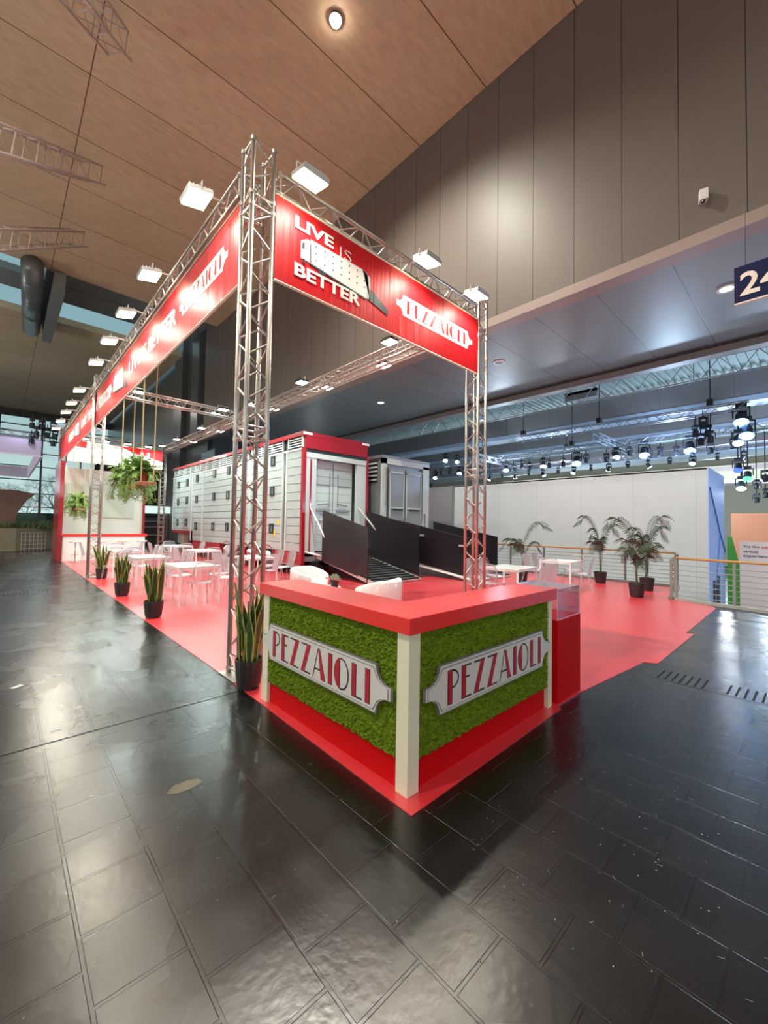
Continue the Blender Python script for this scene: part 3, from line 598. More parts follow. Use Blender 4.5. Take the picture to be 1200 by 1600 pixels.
# tub armchairs
def make_tub():
    t = thing('tub_armchair', 'a', 'armchair')
    vs = []; fs = []; n = 28; prof = [(.27, .06), (.35, .08), (.375, .3), (.39, .55), (.385, .70), (.365, .73), (.34, .70), (.33, .50), (.30, .40)]
    for k, (r, z) in enumerate(prof):
        for i in range(n+1):
            a = math.radians(48)+math.radians(264)*i/n; e = abs(i/n-.5)*2; zz = z if z < .42 else .42+(z-.42)*(1-.45*max(0, e-.45)/.55)
            vs.append((r*math.cos(a), r*math.sin(a)*1.02, zz))
    for k in range(len(prof)-1):
        for i in range(n): q = k*(n+1)+i; fs.append((q, q+1, q+n+2, q+n+1))
    for i in (0, n): fs.append(tuple(k*(n+1)+i for k in range(len(prof))))
    MB().add(vs, fs).build('shell', m_whitegloss, t, smooth=True)
    MB().lathe([(.001, .10), (.30, .10), (.32, .13), (.325, .38), (.30, .43), (.001, .44)], 28, (.02, 0, 0)).build('seat_cushion', m_whitegloss, t, smooth=True)
    for a in (.8, 2.35, 3.9, 5.5): MB().bar((.25*math.cos(a), .25*math.sin(a), 0), (.25*math.cos(a), .25*math.sin(a), .10), .018, 8).build('foot', m_chrome, t)
    return t
tc_ = Proto(make_tub()); tc_.put((2.78, 5.35, .006), -PI/2+.35, 'white tub armchair behind the left arm of the counter'); tc_.put((2.78, 3.3, .006), PI/2+.25, 'white tub armchair with its back to the counter')
t = thing('side_table', 'small round white side table between the two tub armchairs', 'table', (2.55, 4.45, 0))
MB().lathe([(.001, .46), (.26, .46), (.26, .48), (.001, .48)], 28, (2.55, 4.45, 0)).build('tabletop', m_whitegloss, t); MB().bar((2.55, 4.45, .02), (2.55, 4.45, .46), .02).build('column', m_whitegloss, t); MB().lathe([(.001, .006), (.18, .006), (.17, .02), (.001, .02)], 24, (2.55, 4.45, 0)).build('foot', m_whitegloss, t)
t = thing('potted_succulent', 'small pale green succulent on the side table', 'plant', (2.62, 4.3, .48)); MB().lathe([(.001, .48), (.06, .48), (.075, .60), (.065, .60), (.001, .59)], 16, (2.62, 4.3, 0)).build('pot', m_pot, t)
rnd = random.Random(5); mb = MB()
for i in range(60):
    a = rnd.random()*2*PI; e = rnd.random()*1.3; d = Vector((math.cos(a)*math.cos(e), math.sin(a)*math.cos(e), math.sin(e))); p0 = Vector((2.62, 4.3, .60)); mb.bar(p0, p0+d*.13, .014, 5, 0, .002)
mb.build('leaves', m_aloe, t)
mb = MB()
for i in range(16):
    a = rnd.uniform(2.4, 4.4); d = Vector((math.cos(a), math.sin(a), .3)).normalized(); p0 = Vector((2.62, 4.3, .61)); mb.bar(p0, p0+d*.17, .01, 5, 0, .018)
mb.build('dried_flowers', m_pinkfl, t)
# ------------------------------------------------------------------ snake plants
def snake(x, y, label, h, seed, nl=15, sc=1.0):
    rnd = random.Random(seed); t = thing('potted_snake_plant', label, 'plant', (x, y, 0)); c0 = (x, y, .006)
    MB().lathe([(.001, 0), (.095*sc, 0), (.115*sc, .04), (.135*sc, .24), (.135*sc, .28), (.122*sc, .28), (.118*sc, .25), (.001, .25)], 28, c0).build('pot', m_pot, t, smooth=False)
    MB().lathe([(.001, .255), (.118*sc, .252)], 20, c0).build('soil', m_soil, t)
    for k in range(nl):
        a = 2*PI*k/nl*2.4+rnd.uniform(-.3, .3); r = rnd.uniform(.01, .085)*sc; base = Vector((x+r*math.cos(a), y+r*math.sin(a), .25)); L = rnd.uniform(.5, 1)*(h-.28); L = max(L, .28)
        lean = rnd.uniform(.02, .22)*(1+r*6); tw = rnd.uniform(-1.6, 1.6); w0 = rnd.uniform(.026, .036); ph = rnd.random()*PI*2; vs = []; fs = []; ms = []; n = 14
        for i in range(n+1):
            f = i/n; c_ = base+Vector((math.cos(a)*lean*f**1.6*.6, math.sin(a)*lean*f**1.6*.6, L*f)); an = ph+tw*f+.25*math.sin(f*7+k)
            wd = w0*(.6+.9*math.sin(PI*min(1, f*.9+.12)))*(1 if f < .8 else max(.03, (1-f)/.2)**.8); d = Vector((math.cos(an), math.sin(an), 0)); nrm = Vector((-d.y, d.x, 0))
            for u, o_ in ((-1, .010), (-.78, .006), (0, -.006), (.78, .006), (1, .010)): vs.append(c_+d*wd*u+nrm*o_)
        for i in range(n):
            for j in range(4): q = i*5+j; fs.append((q, q+1, q+6, q+5)); ms.append(1 if j in (0, 3) else 0)
        mb = MB(); mb.add(vs, fs); mb.m = ms; o = mb.build('leaf', [m_leafg, m_leafy], t, smooth=True); md = o.modifiers.new('s', 'SOLIDIFY'); md.thickness = .004
snake(.03, 2.16, 'snake plant in a black pot pressed against the counter and near tower', 1.08, 1, 17, .98)
snake(.13, 5.98, 'snake plant in a black pot, second along the aisle edge from the counter', .98, 2, 16, 1.1)
snake(.17, 8.62, 'snake plant in a black pot, third along the aisle edge from the counter', 1.0, 3, 15, 1.1)
snake(.30, 11.95, 'snake plant in a black pot at the foot of the middle tower', 1.0, 4, 14, 1.05)
# ------------------------------------------------------------------ palms
def palm(x, y, label, h, seed, fronds, sc=1.15):
    rnd = random.Random(seed); t = thing('potted_palm', label, 'plant', (x, y, 0)); c0 = (x, y, .006)
    MB().lathe([(.001, 0), (.11*sc, 0), (.125*sc, .02), (.155*sc, .31), (.155*sc, .33), (.14*sc, .33), (.135*sc, .3), (.001, .3)], 26, c0).build('pot', m_pot, t)
    MB().lathe([(.001, .305), (.137*sc, .302)], 20, c0).build('soil', m_soil, t)
    for k, (az, reach, top, droop) in enumerate(fronds):
        mb = MB(); b0 = Vector((x+rnd.uniform(-.03, .03), y+rnd.uniform(-.03, .03), .3)); dv = Vector((math.cos(az), math.sin(az), 0)); pts = []; n = 22
        for i in range(n+1):
            f = i/n; hz = .25*f+(1-.25)*max(0, f-.25)**1.5/(.75**1.5) if f > .25 else .25*f
            z = .3+(top-.3)*math.sin(min(1, f*1.35)*PI/2)-droop*max(0, f-.72)**1.3/.28**1.3
            pts.append(b0+dv*reach*hz+Vector((0, 0, z-.3)))
        for i in range(n): mb.bar(pts[i], pts[i+1], .009*(1-i/n*.75), 5, 0)
        sd = Vector((-dv.y, dv.x, 0))
        for i in range(7, n+1):
            for hh in (0, .5):
                f = min(1, (i+hh)/n); idx = min(n-1, i-1); p_ = pts[min(n, i)].lerp(pts[min(n, i+1)], hh) if i < n else pts[n]; tan = (pts[min(n, idx+1)]-pts[idx]).normalized(); L = .34*math.sin(PI*min(1, (f-.28)/.72*.82+.16))*rnd.uniform(.85, 1.1)+.05
                for sg in (-1, 1):
                    d = (sd*sg*.8+tan*.75).normalized(); e1 = p_+d*L*.5+Vector((0, 0, .01)); e2 = p_+d*L+Vector((0, 0, -L*.42)); wv = tan*.012
                    mb.add([p_-wv*.5, p_+wv*.5, e1+wv, e1-wv, e2], [(0, 1, 2, 3), (3, 2, 4)], 1)
        mb.build('frond', [m_stem, m_palm], t)
palm(11.4, 2.85, 'tall kentia palm in the middle, in front of the back railing', 2.0, 11, [(2.3, .75, 1.95, .25), (2.0, .3, 1.55, .25), (5.6, .55, 1.7, .3), (.6, .35, 1.3, .2), (3.0, .6, 1.2, .3)])
palm(9.4, 1.35, 'front kentia palm, nearest the corner of the steel railing', 1.8, 12, [(2.5, .85, 1.85, .25), (2.9, .7, 1.35, .35), (5.5, .6, 1.25, .35), (3.9, .4, .95, .25), (1.2, .4, 1.1, .3)])
palm(10.85, 1.5, 'tall kentia palm at the right, behind the front palm', 1.9, 13, [(5.7, .75, 1.95, .3), (5.4, .5, 1.65, .35), (2.2, .5, 1.6, .3), (6.1, .6, 1.15, .4), (3.0, .5, 1.25, .3), (1.0, .3, 1.4, .25)])
palm(9.5, 4.35, 'smaller palm behind the table by the back railing', 1.5, 14, [(5.6, .9, 1.75, .2), (2.4, .7, 1.25, .3), (3.0, .5, 1.1, .25), (5.3, .5, 1.15, .25), (1.5, .3, 1.2, .2)], 1.0)
# ------------------------------------------------------------------ plant swings
def swing(y0, y1, z, label):
    t = thing('plant_swing', label, 'hanging shelf', (.2, y0, z))
    MB().bb(.06, .34, y0-.03, y1+.03, z-.03, z).build('plank', m_plank, t, bevel=.004)
    for y in (y0, y1):
        for x in (.095, .305): MB().bar((x, y, z-.03), (x, y, ZT+.02), .011, 6).build('rope', m_rope, t)
        MB().bb(.08, .32, y-.02, y+.02, z-.055, z-.03).build('cleat', m_plank, t)
swing(7.0, 8.75, 2.36, 'near plant swing: wooden plank on four ropes holding big ferns')
swing(15.8, 17.3, 2.02, 'far plant swing: wooden plank on four ropes left of the middle tower')
def fern(x, y, z, label, seed, R=.55, nf=55, trail=14):
    rnd = random.Random(seed); t = thing('potted_fern', label, 'plant', (x, y, z))
    MB().lathe([(.001, 0), (.08, 0), (.11, .17), (.12, .17), (.12, .2), (.10, .2), (.001, .18)], 18, (x, y, z)).build('pot', m_terra, t)
    def fr(mb, az, el, L, droop):
        p = Vector((x, y, z+.19)); d = Vector((math.cos(az)*math.cos(el), math.sin(az)*math.cos(el), math.sin(el))); n = 11; st_ = L/n
        for i in range(n):
            q = p+d*st_; mb.bar(p, q, .0025, 3, 0, cap=False); sd = d.cross(Vector((0, 0, 1)))
            if sd.length < .1: sd = Vector((1, 0, 0))
            sd.normalize()
            if i > 1:
                for sg in (-1, 1):
                    for hh in (.2, .7):
                        b0 = p.lerp(q, hh); l = .05*rnd.uniform(.7, 1.4)*(1-.4*i/n)+.015; e = b0+sd*sg*l+d*l*.5+Vector((0, 0, rnd.uniform(-.03, .02))); wv = d*.010
                        mb.add([b0-wv, b0+wv, e+wv*.6, e-wv*.6], [(0, 1, 2, 3)], 0)
            p = q; d = (d+Vector((0, 0, -droop))).normalized()
    mb = MB()
    for k in range(nf): fr(mb, rnd.random()*2*PI, rnd.uniform(.25, 1.45), R*rnd.uniform(.6, 1.15), rnd.uniform(.12, .22))
    tag(mb.build('fronds', m_fern, t), kind='stuff')
    mb = MB()
    for k in range(trail): fr(mb, rnd.random()*2*PI, rnd.uniform(-.1, .5), R*rnd.uniform(1.2, 1.7), .36)
    tag(mb.build('trailing_fronds', m_fern, t), kind='stuff')
fern(.2, 7.35, 2.36, 'fern in a terracotta pot at the near end of the near swing', 21, .36, 70, 6)
fern(.2, 7.95, 2.36, 'large fern in the middle of the near swing', 22, .46, 110, 16)
fern(.2, 8.5, 2.36, 'fern at the far end of the near swing', 23, .44, 110, 22)
fern(.2, 16.1, 2.02, 'fern in a terracotta pot at the near end of the far swing', 24, .42, 80, 8)
fern(.2, 16.9, 2.02, 'fern at the far end of the far swing, spilling left', 25, .5, 100, 18)
# ================================================================== TRAILER
X0, X1, Y0, Y1 = 4.97, 7.58, 9.19, 22.2
T = thing('livestock_trailer', 'big silver livestock semi-trailer with red roof, rear towards the counter', 'trailer', (6.3, 15.5, 0))
mb = MB(); mb.bb(X0+.03, X1-.03, Y0+.45, 19.2, .74, 3.95); mb.bb(X0+.03, X1-.03, 19.2, Y1, 1.2, 3.95); mb.bb(X0+.06, X1-.06, Y0+.25, Y1, 3.95, 4.36, 1)
mb.build('body_core', [m_seam, m_vent], T)
mb = MB()   # horizontal planks with shadow gaps on the left side
zs = [.74+i*.268 for i in range(13)]
for a, b_, zlow in ((Y0+.12, 10.2, .74), (10.45, 12.9, .74), (13.0, 17.7, .74), (17.8, 19.25, .74), (19.5, Y1-.1, 1.2)):
    for i in range(12):
        z0, z1 = zs[i]+.009, zs[i+1]-.009
        if z1 > zlow: mb.bb(X0, X0+.03, a, b_, max(z0, zlow), z1)
mb.build('side_planking', m_tralu, T)
mb = MB()
for y in (10.2, 10.45, 12.9, 14.3, 17.75, 19.25, 19.5, Y1-.05): mb.bb(X0-.03, X0+.03, y-.035, y+.035, .74 if y < 19.4 else 1.2, 4.0)
mb.bb(X0-.02, X0+.03, Y0+.1, Y1, .72 if 0 else 3.93, 3.99); mb.build('side_posts', m_trwhite, T)
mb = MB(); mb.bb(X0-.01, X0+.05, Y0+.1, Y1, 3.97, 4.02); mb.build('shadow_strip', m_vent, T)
mb = MB()   # louvre band
segs = [(Y0+.12, 10.15), (10.5, 12.8), (13.1, 14.2), (14.4, 18.2), (18.4, 18.75), (18.9, 20.3), (20.5, Y1-.1)]
for a, b_ in segs:
    for z in (4.05, 4.13, 4.21, 4.29): mb.bb(X0+.0, X0+.03, a, b_, z, z+.035)
    n_ = max(1, round((b_-a)/.7))
    for i in range(n_+1): y = a+(b_-a)*i/n_; mb.bb(X0-.01, X0+.04, y-.03, y+.03, 4.02, 4.36)
mb.build('louvre_band', m_trwhite, T)
mb = MB(); mb.bb(X0-.04, X1+.04, Y0+.0, Y1+.05, 4.36, 4.50); mb.build('roof_rim', m_trred, T, bevel=.01)
MB().bb(X0+.1, X1-.1, Y0+.1, Y1-.1, 4.50, 4.52).build('roof_sheet', m_tralu, T)
for x in (X0+.12, X1-.12): MB().bb(x-.16, x+.16, Y0-.02, Y0, 4.40, 4.47).build('roof_marker', m_whitegloss, T)
k = 0
for y, zz in ((11.14, (3.75, 2.72, 1.44)), (16.4, (3.75, 2.75, 1.44)), (18.55, (3.7, 2.7, 1.44)), (19.95, (3.6, 2.7, 1.6)), (21.3, (3.55, 2.65, 1.6)), (14.9, (3.75, 2.75, 1.44)), (13.4, (3.75, 2.72, 1.44))):
    for z in zz:
        o = MB().bb(X0-.035, X0, y-.14, y+.14, z-.17, z+.17).build('ventilation_flap', m_vent, T)
        MB().bar((X0-.035, y-.05, z-.1), (X0-.035, y-.05, z+.08), .02, 8).build('flap_latch', m_trgrey, o)
mb = MB(); mb.bb(X0, X0+.06, Y0+.05, 10.9, .33, .73); mb.bb(X0, X0+.06, 12.0, 12.5, .45, .73); mb.bb(X0, X0+.06, 15.6, 19.2, .40, .73); mb.bb(X0-.01, X1, 19.15, Y1, 1.05, 1.2); mb.bb(X0, X0+.06, 19.0, 19.3, .4, 1.2); mb.bb(X0+.1, X1-.1, 10, 19.2, .62, .74); mb.build('red_skirt', m_trred, T)
MB().bb(X0-.02, X0+.02, 9.3, 10.8, .31, .335).build('underrun_rail', m_alu2, T)
mb = MB(); mb.bb(X0+.1, X0+.4, 19.9, 21.6, .5, 1.05); mb.build('tool_box', m_trgrey, T); MB().bb(X0+.08, X0+.1, 20.4, 20.8, .55, 1.0).build('tool_box_door', mat('tan_panel', (.35, .25, .15), .5), T)
for y in (11.4, 12.75, 14.9):
    for x in (X0+.17, X1-.17):
        o = thing('wheel', None, None, (x, y, .52)); del_ = o
        COL.objects.unlink(o); bpy.data.objects.remove(o)
        mb = MB(); n_ = 28; vs = []; fs = []; pr = [(-.14, .24), (-.15, .37), (-.10, .41), (.10, .41), (.15, .37), (.14, .24)]
        for u, r in pr:
            for i in range(n_): a = 2*PI*i/n_; vs.append((x+u, y+r*math.cos(a), .416+r*math.sin(a)))
        for q in range(5):
            for i in range(n_): j = (i+1) % n_; fs.append((q*n_+i, q*n_+j, (q+1)*n_+j, (q+1)*n_+i))
        mb.add(vs, fs); wo = mb.build('wheel', m_tyre, T, smooth=True)
        sg = -1 if x < 6 else 1
        MB().bar((x+sg*.02, y, .517), (x+sg*.12, y, .416), .24, 24).bar((x+sg*.12, y, .416), (x+sg*.15, y, .416), .09, 16).build('wheel_rim', m_alu2, wo)
for y in (12.75, 14.9, 11.4):
    mb = MB(); pr_ = arcpts(y, .42, .49, .47, 0, PI, 14); pi_ = arcpts(y, .42, .455, .435, 0, PI, 14)
    for i in range(14): mb.prism([pr_[i], pr_[i+1], pi_[i+1], pi_[i]], (X0-.01, 0, 0), (0, 1, 0), (0, 0, 1), (1, 0, 0), 0, .34)
    mb.build('mudguard', m_trred, T)
o = MB().bb(X0-.03, X0, 9.55, 9.75, .42, .62).build('rear_side_lamp', m_vent, T); MB().bar((X0-.035, 9.65, .52), (X0-.03, 9.65, .52), .05, 14).build('amber_ring', m_orange, o)
mb = MB(); mb.bb(X0-.008, X0, 10.88, 10.98, 1.18, 1.4); mb.bb(X0-.008, X0, 10.6, 10.75, 1.6, 1.72); mb.build('warning_sticker', m_yellow, T)
# rear frame
mb = MB(); mb.bb(X0-.02, X0+.09, Y0, Y0+.12, .35, 4.0); mb.bb(X1-.07, X1+.03, Y0, Y0+.12, 1.4, 4.0); mb.bb(X0+.24, X0+.29, Y0-.01, Y0+.03, .7, 3.65); mb.bb(X0+.05, X1-.03, Y0, Y0+.3, 3.98, 4.36); mb.build('rear_red_frame', m_trred, T)
mb = MB(); mb.bb(X0+.09, X0+.48, Y0+.02, Y0+.12, .6, 3.75); mb.bb(X1-.48, X1-.07, Y0+.02, Y0+.12, .9, 3.75); mb.bb(X0+.09, X1-.07, Y0+.0, Y0+.14, 3.70, 3.86); mb.bb(X0+.05, X1-.05, Y0+.02, Y0+.2, 3.86, 3.98, 1); mb.build('rear_door_frame', [m_trwhite, m_vent], T)
for i, (xa, xb_) in enumerate(((X0+.5, 6.26), (6.30, X1-.5))):
    mb = MB()
    for q in range(11): mb.bb(xa, xb_, Y0+.26, Y0+.30, .75+q*.27, .75+(q+1)*.27-.008)
    dr = mb.build('rear_door', m_trwhite, T)
    xc = xb_-.15 if i == 0 else xa+.15
    mb = MB(); mb.bar((xc, Y0+.22, 2.2), (xc, Y0+.22, 3.3), .014); mb.bar((xc-.03, Y0+.2, 2.3), (xc+(-.45 if i == 0 else .4), Y0+.2, 2.25), .02); mb.bb(xc-.5 if i == 0 else xc-.05, xc+.05 if i == 0 else xc+.5, Y0+.22, Y0+.25, 2.05, 2.11); mb.build('lock_bar', m_trgrey, dr)
    mb = MB(); mb.bb(xa+.15, xb_-.1, Y0+.235, Y0+.25, 2.9, 2.93); mb.bb(xa+.15, xb_-.1, Y0+.235, Y0+.25, 1.7, 1.74); mb.bb(xc-.35, xc-.05, Y0+.235, Y0+.255, 1.95, 2.0); mb.build('door_batten', m_trgrey, dr)
MB().bar((X0+.28, Y0-.02, 2.1), (X0+.62, Y0-1.0, .45), .03).build('ramp_lifting_arm', m_alu2, T); MB().bar((X1-.4, Y0-.02, 2.2), (X1-.1, Y0-.9, 1.2), .03).build('ramp_lifting_arm', m_alu2, T); MB().bar((X0+.1, Y0-.02, .75), (X0+.8, Y0-.6, .55), .035).build('ramp_hinge_arm', m_alu2, T)
mb = MB(); mb.bb(X0+.1, X1-.1, Y0+.02, Y0+.3, .45, .70); mb.build('rear_bumper', m_trgrey, T)
# monitor box on the roof edge far behind
# ------------------------------------------------------------------ ramp of trailer 1
def ramp(name, label, xl, xr, ytop, yfoot, ztop, gh, seg=10, flare=True):
    t = thing(name, label, 'ramp', ((xl+xr)/2, yfoot, 0))
    O = Vector((0, ytop, ztop)); Fp = Vector((0, yfoot, .05)); n = 14; mb = MB()
    for i in range(n):
        a = O.lerp(Fp, i/n); b_ = O.lerp(Fp, (i+1)/n); mb.rbar((xl+.05, (a.y+b_.y)/2, (a.z+b_.z)/2), (xr-.05, (a.y+b_.y)/2, (a.z+b_.z)/2), (a-b_).length*.94, .05, up=(0, (b_-a).z, -(b_-a).y))
    mb.build('ramp_floor', m_rubber, t)
    mb = MB()
    for i in range(n+1): a = O.lerp(Fp, i/n); mb.bb(xl+.08, xr-.08, a.y-.02, a.y+.02, a.z+.03, a.z+.055)
    mb.build('tread_cleats', m_vent, t)
    mb = MB()
    for x in (xl+.02, xr-.02): mb.rbar((x, ytop, ztop-.03), (x, yfoot, .04), .07, .09)
    mb.rbar((xl, yfoot, .045), (xr, yfoot, .045), .10, .05); mb.build('edge_profile', m_alu2, t)
    return t
R1 = ramp('loading_ramp', 'lowered loading ramp with black side gates behind the near trailer', 5.5, 7.35, Y0-.05, 6.45, .62, 1.4)
def gate(t, x0, y0, z0, x1, y1, z1, h0, h1, ribs=5, fold=0):
    o = MB(); d = .035; A = [Vector((x0, y0, z0)), Vector((x1, y1, z1)), Vector((x1, y1, z1+h1)), Vector((x0, y0, z0+h0))]
    nrm = (A[1]-A[0]).cross(Vector((0, 0, 1))).normalized()
    o.add([a-nrm*d/2 for a in A]+[a+nrm*d/2 for a in A], [(0, 1, 2, 3), (7, 6, 5, 4), (0, 4, 5, 1), (1, 5, 6, 2), (2, 6, 7, 3), (3, 7, 4, 0)])
    g = o.build('side_gate', m_gate, t)
    mb = MB()
    for i in range(ribs):
        f = (i+1)/(ribs+1); a = A[0].lerp(A[3], f); b_ = A[1].lerp(A[2], f); a = a.lerp(b_, .06); b_ = A[0].lerp(A[3], f).lerp(b_, .74)
        for sg in (-1, 1): mb.rbar(a+nrm*sg*.022, b_+nrm*sg*.022, .012, .035)
    if ribs: mb.build('gate_rib', m_gate, g)
    return g
gate(R1, 5.42, 8.75, .50, 5.52, 6.75, .12, 1.55, 1.42)
gate(R1, 7.32, 8.9, .60, 7.72, 6.85, .10, 1.5, 1.47, 0)
mb = MB(); mb.bar((5.5, 6.72, .05), (5.5, 6.72, 1.5), .03); mb.bb(5.49, 5.54, 6.66, 6.74, 1.0, 1.15); mb.build('gate_latch', m_gate, R1)
# ------------------------------------------------------------------ trailer 2 (grey, seen from the rear)
T2 = thing('livestock_trailer', 'grey livestock trailer partly hidden behind the silver one', 'trailer', (9.4, 14, 0))
A0, A1, B0, B1 = 8.12, 10.66, 9.0, 21.5
mb = MB(); mb.bb(A0+.03, A1-.03, B0+.1, B1, .8, 4.05); mb.build('body_core', m_trgrey, T2)
MB().bb(A0-.02, A1+.02, B0-.0, B1, 4.05, 4.16).build('roof_rim', m_trgrey, T2)
mb = MB()
for z in (3.25, 3.4, 3.55, 3.7, 3.85): mb.bb(A0-.02, A0+.03, B0+.3, B1, z, z+.06)
mb.build('louvre_band', m_trwhite, T2); MB().bb(A0-.0, A0+.031, B0+.3, B1, 3.2, 3.95).build('louvre_recess', m_vent, T2)
mb = MB(); mb.bb(A0, A0+.2, B0, B0+.1, .8, 4.05); mb.bb(A1-.36, A1, B0, B0+.1, .8, 3.95); mb.bb(A0, A1, B0, B0+.1, 3.85, 4.05); mb.build('rear_frame', m_trwhite, T2)
MB().bar((A1-.25, B0-.02, .9), (A1-.25, B0-.02, 2.1), .03).build('lifting_cylinder', m_trgrey, T2); MB().bar((A0+.12, B0-.02, 2.4), (A0+.12, B0-.02, 3.7), .05).build('lifting_cylinder', m_trgrey, T2)
for i, (xa, xb_) in enumerate(((A0+.35, 9.28), (9.34, A1-.42))):
    dr = MB().bb(xa, xb_, B0+.02, B0+.08, .9, 3.72).build('rear_door', m_trgrey, T2)
    mb = MB(); mb.bb(xa+.03, xb_-.03, B0, B0+.02, 3.55, 3.6); mb.bb(xa+.03, xa+.06, B0, B0+.02, 1.9, 3.6); mb.bb(xb_-.06, xb_-.03, B0, B0+.02, 1.9, 3.6); mb.bb(xa+.05, xb_-.05, B0-.01, B0+.02, 2.25, 2.3); mb.build('door_frame', m_trwhite, dr)
    mb = MB(); mb.bar((xa+.2, B0-.02, 2.2), (xb_-.15, B0-.02, 2.2), .02); mb.build('lock_bar', m_vent, dr)
R2 = ramp('loading_ramp', 'lowered loading ramp with black side gates behind the grey trailer', 8.3, 10.5, B0-.05, 5.3, .75, 1.3)
gate(R2, 8.25, 8.3, .55, 8.3, 5.35, .12, 1.25, 1.15, 0); gate(R2, 10.25, 8.4, .6, 10.35, 5.7, .15, 1.2, 1.15, 0)
mb = MB(); mb.bb(8.2, 8.24, 7.1, 7.3, 1.28, 1.35); mb.bb(8.2, 8.24, 5.45, 5.7, 1.02, 1.08); mb.build('gate_handle', m_alu2, R2)
MB().rbar((8.22, 8.6, .48), (8.22, 5.3, .1), .05, .05).build('edge_light_strip', m_whitegloss, R2)
# monitor / window unit on fascia behind trailer
# ================================================================== RAILINGS
def railing(name, label, p0, p1, n, h=.97, mesh=False, wood=True):
    p0, p1 = Vector((*p0, 0)), Vector((*p1, 0)); t = thing(name, label, 'railing', tuple(p0)); Z_ = Vector((0, 0, 1))
    if wood: MB().bar(p0+Z_*h, p1+Z_*h, .028, 12).build('handrail', m_railwood, t, smooth=True)
    for i in range(n+1): q = p0.lerp(p1, i/n); MB().rbar(q, q+Z_*(h-.03), .05, .05).build('post', m_railsteel, t)
    mb = MB()
    for k in range(7): z = .12+k*.115; mb.bar(p0+Z_*z, p1+Z_*z, .008, 6)
    mb.build('horizontal_rods', m_railsteel, t)
    MB().rbar(p0+Z_*.03, p1+Z_*.03, .12, .06).build('kerb', m_kerb, t)
    return t
railing('steel_railing', 'long railing with wooden handrail behind the palms and right tables', (12.3, 1.15), (12.3, 8.9), 6)
railing('steel_railing', 'railing with wooden handrail at the right edge above the lower hall', (9.68, .62), (8.9, -3.6), 4)
railing('steel_railing', 'short connecting railing between the two longer railings', (9.72, .72), (12.25, 1.1), 3, wood=False)
# ================================================================== LOWER HALL beyond the railing
bx = thing('exhibition_box', 'large windowless pale grey exhibition box beyond the railing', 'stand', (18, 8, -3))
MB().bb(15.5, 15.55, .9, 19, -3, 3.76).build('long_wall', m_boxgrey, bx); MB().bb(15.5, 18.8, .86, .9, -3, 3.76).build('end_wall', m_boxbluelit, bx); MB().bb(15.5, 18.8, .9, 19, 3.70, 3.75).build('roof_panel', m_white, bx)
mb = MB(); mb.rbar((15.6, .85, 3.1), (17.6, .85, 1.55), .06, .02); mb.rbar((17.6, .85, 1.55), (18.8, .85, .8), .06, .02); mb.rbar((17.6, .85, 1.55), (16.4, .85, -.9), .06, .02); mb.build('blue_line_pattern', m_blue, bx)
MB().bb(16.2, 16.5, .82, .86, -3, -.1).bb(16.9, 17.3, .82, .86, -3, 0).build('door_opening', m_vent, bx)
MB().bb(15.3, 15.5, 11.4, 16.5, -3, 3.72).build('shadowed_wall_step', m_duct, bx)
t = thing('signboard', 'pale pink signboard with lettering in the lower hall', 'sign', (18.6, -1.0, -3))
MB().bb(18.55, 18.6, -1.3, .40, -3, 1.25).build('board', m_pinkboard, t)
U, V, N = (0, -1, 0), (0, 0, 1), (-1, 0, 0); mb = MB(); put_text(mb, 'Try the', (18.55, .30, 1.0), U, V, N, .46, .11, .005, bold=.02); put_text(mb, 'virtual', (18.55, .30, .83), U, V, N, .42, .11, .005, bold=.02); put_text(mb, 'experience', (18.55, .30, .64), U, V, N, .76, .13, .005, bold=.02); mb.build('dark_lettering', m_text, t)
mb = MB(); put_text(mb, 'next', (18.55, -.22, 1.0), U, V, N, .30, .10, .005, bold=.02); mb.build('red_lettering', m_textred, t)
tag(MB().bb(24, 24.2, -6, 1.25, -3, 2.5).build('orange_partition', m_orangew), 'orange partition wall at the far right', 'partition')
mb = MB(); mb.prism(arcpts(-1.5, .6, 1.5, 1.3, 0, PI, 18), (23.9, 0, 0), (0, 1, 0), (0, 0, 1), (1, 0, 0), 0, .05, 0); tag(mb.build('arched_panel', m_sign), 'dark blue arched panel on the orange wall', 'panel')
mb = MB(); mb.add([(18.9, .80, -2), (18.9, .38, -2), (18.9, .42, .2), (18.9, .66, 1.4), (18.9, .80, 1.4)], [(0, 1, 2, 3, 4)]); mb.add([(19, .80, -2), (19, .38, -2), (19, .42, .2), (19, .66, 1.4), (19, .80, 1.4)], [(4, 3, 2, 1, 0)]); tag(mb.build('green_panel', m_green), 'bright green upright panel right of the blue end wall', 'panel')
for i, (x, y) in enumerate(((14, -1.6), (16.2, -2.4), (15, .1))):
    t = thing('reception_desk', 'white reception desk in the lower hall, %s' % ('nearest the railing', 'farthest right', 'beside the blue wall')[i], 'desk', (x, y, -3))
    MB().box((x, y, -2.5), (1.6, .7, 1.0), .4).build('desk_body', m_white, t); MB().box((x, y, -1.97), (1.7, .8, .06), .4).build('desk_top', m_duct, t)
    o = MB().box((x+.2, y, -1.55), (.6, .06, .5), .5).build('monitor', m_screen, None); tag(o, 'dark monitor standing on the %s white desk in the lower hall' % ('nearest', 'right-hand', 'blue-wall')[i], 'monitor'); MB().box((x+.2, y, -1.88), (.06, .06, .14)).build('monitor_stand', m_black, o)
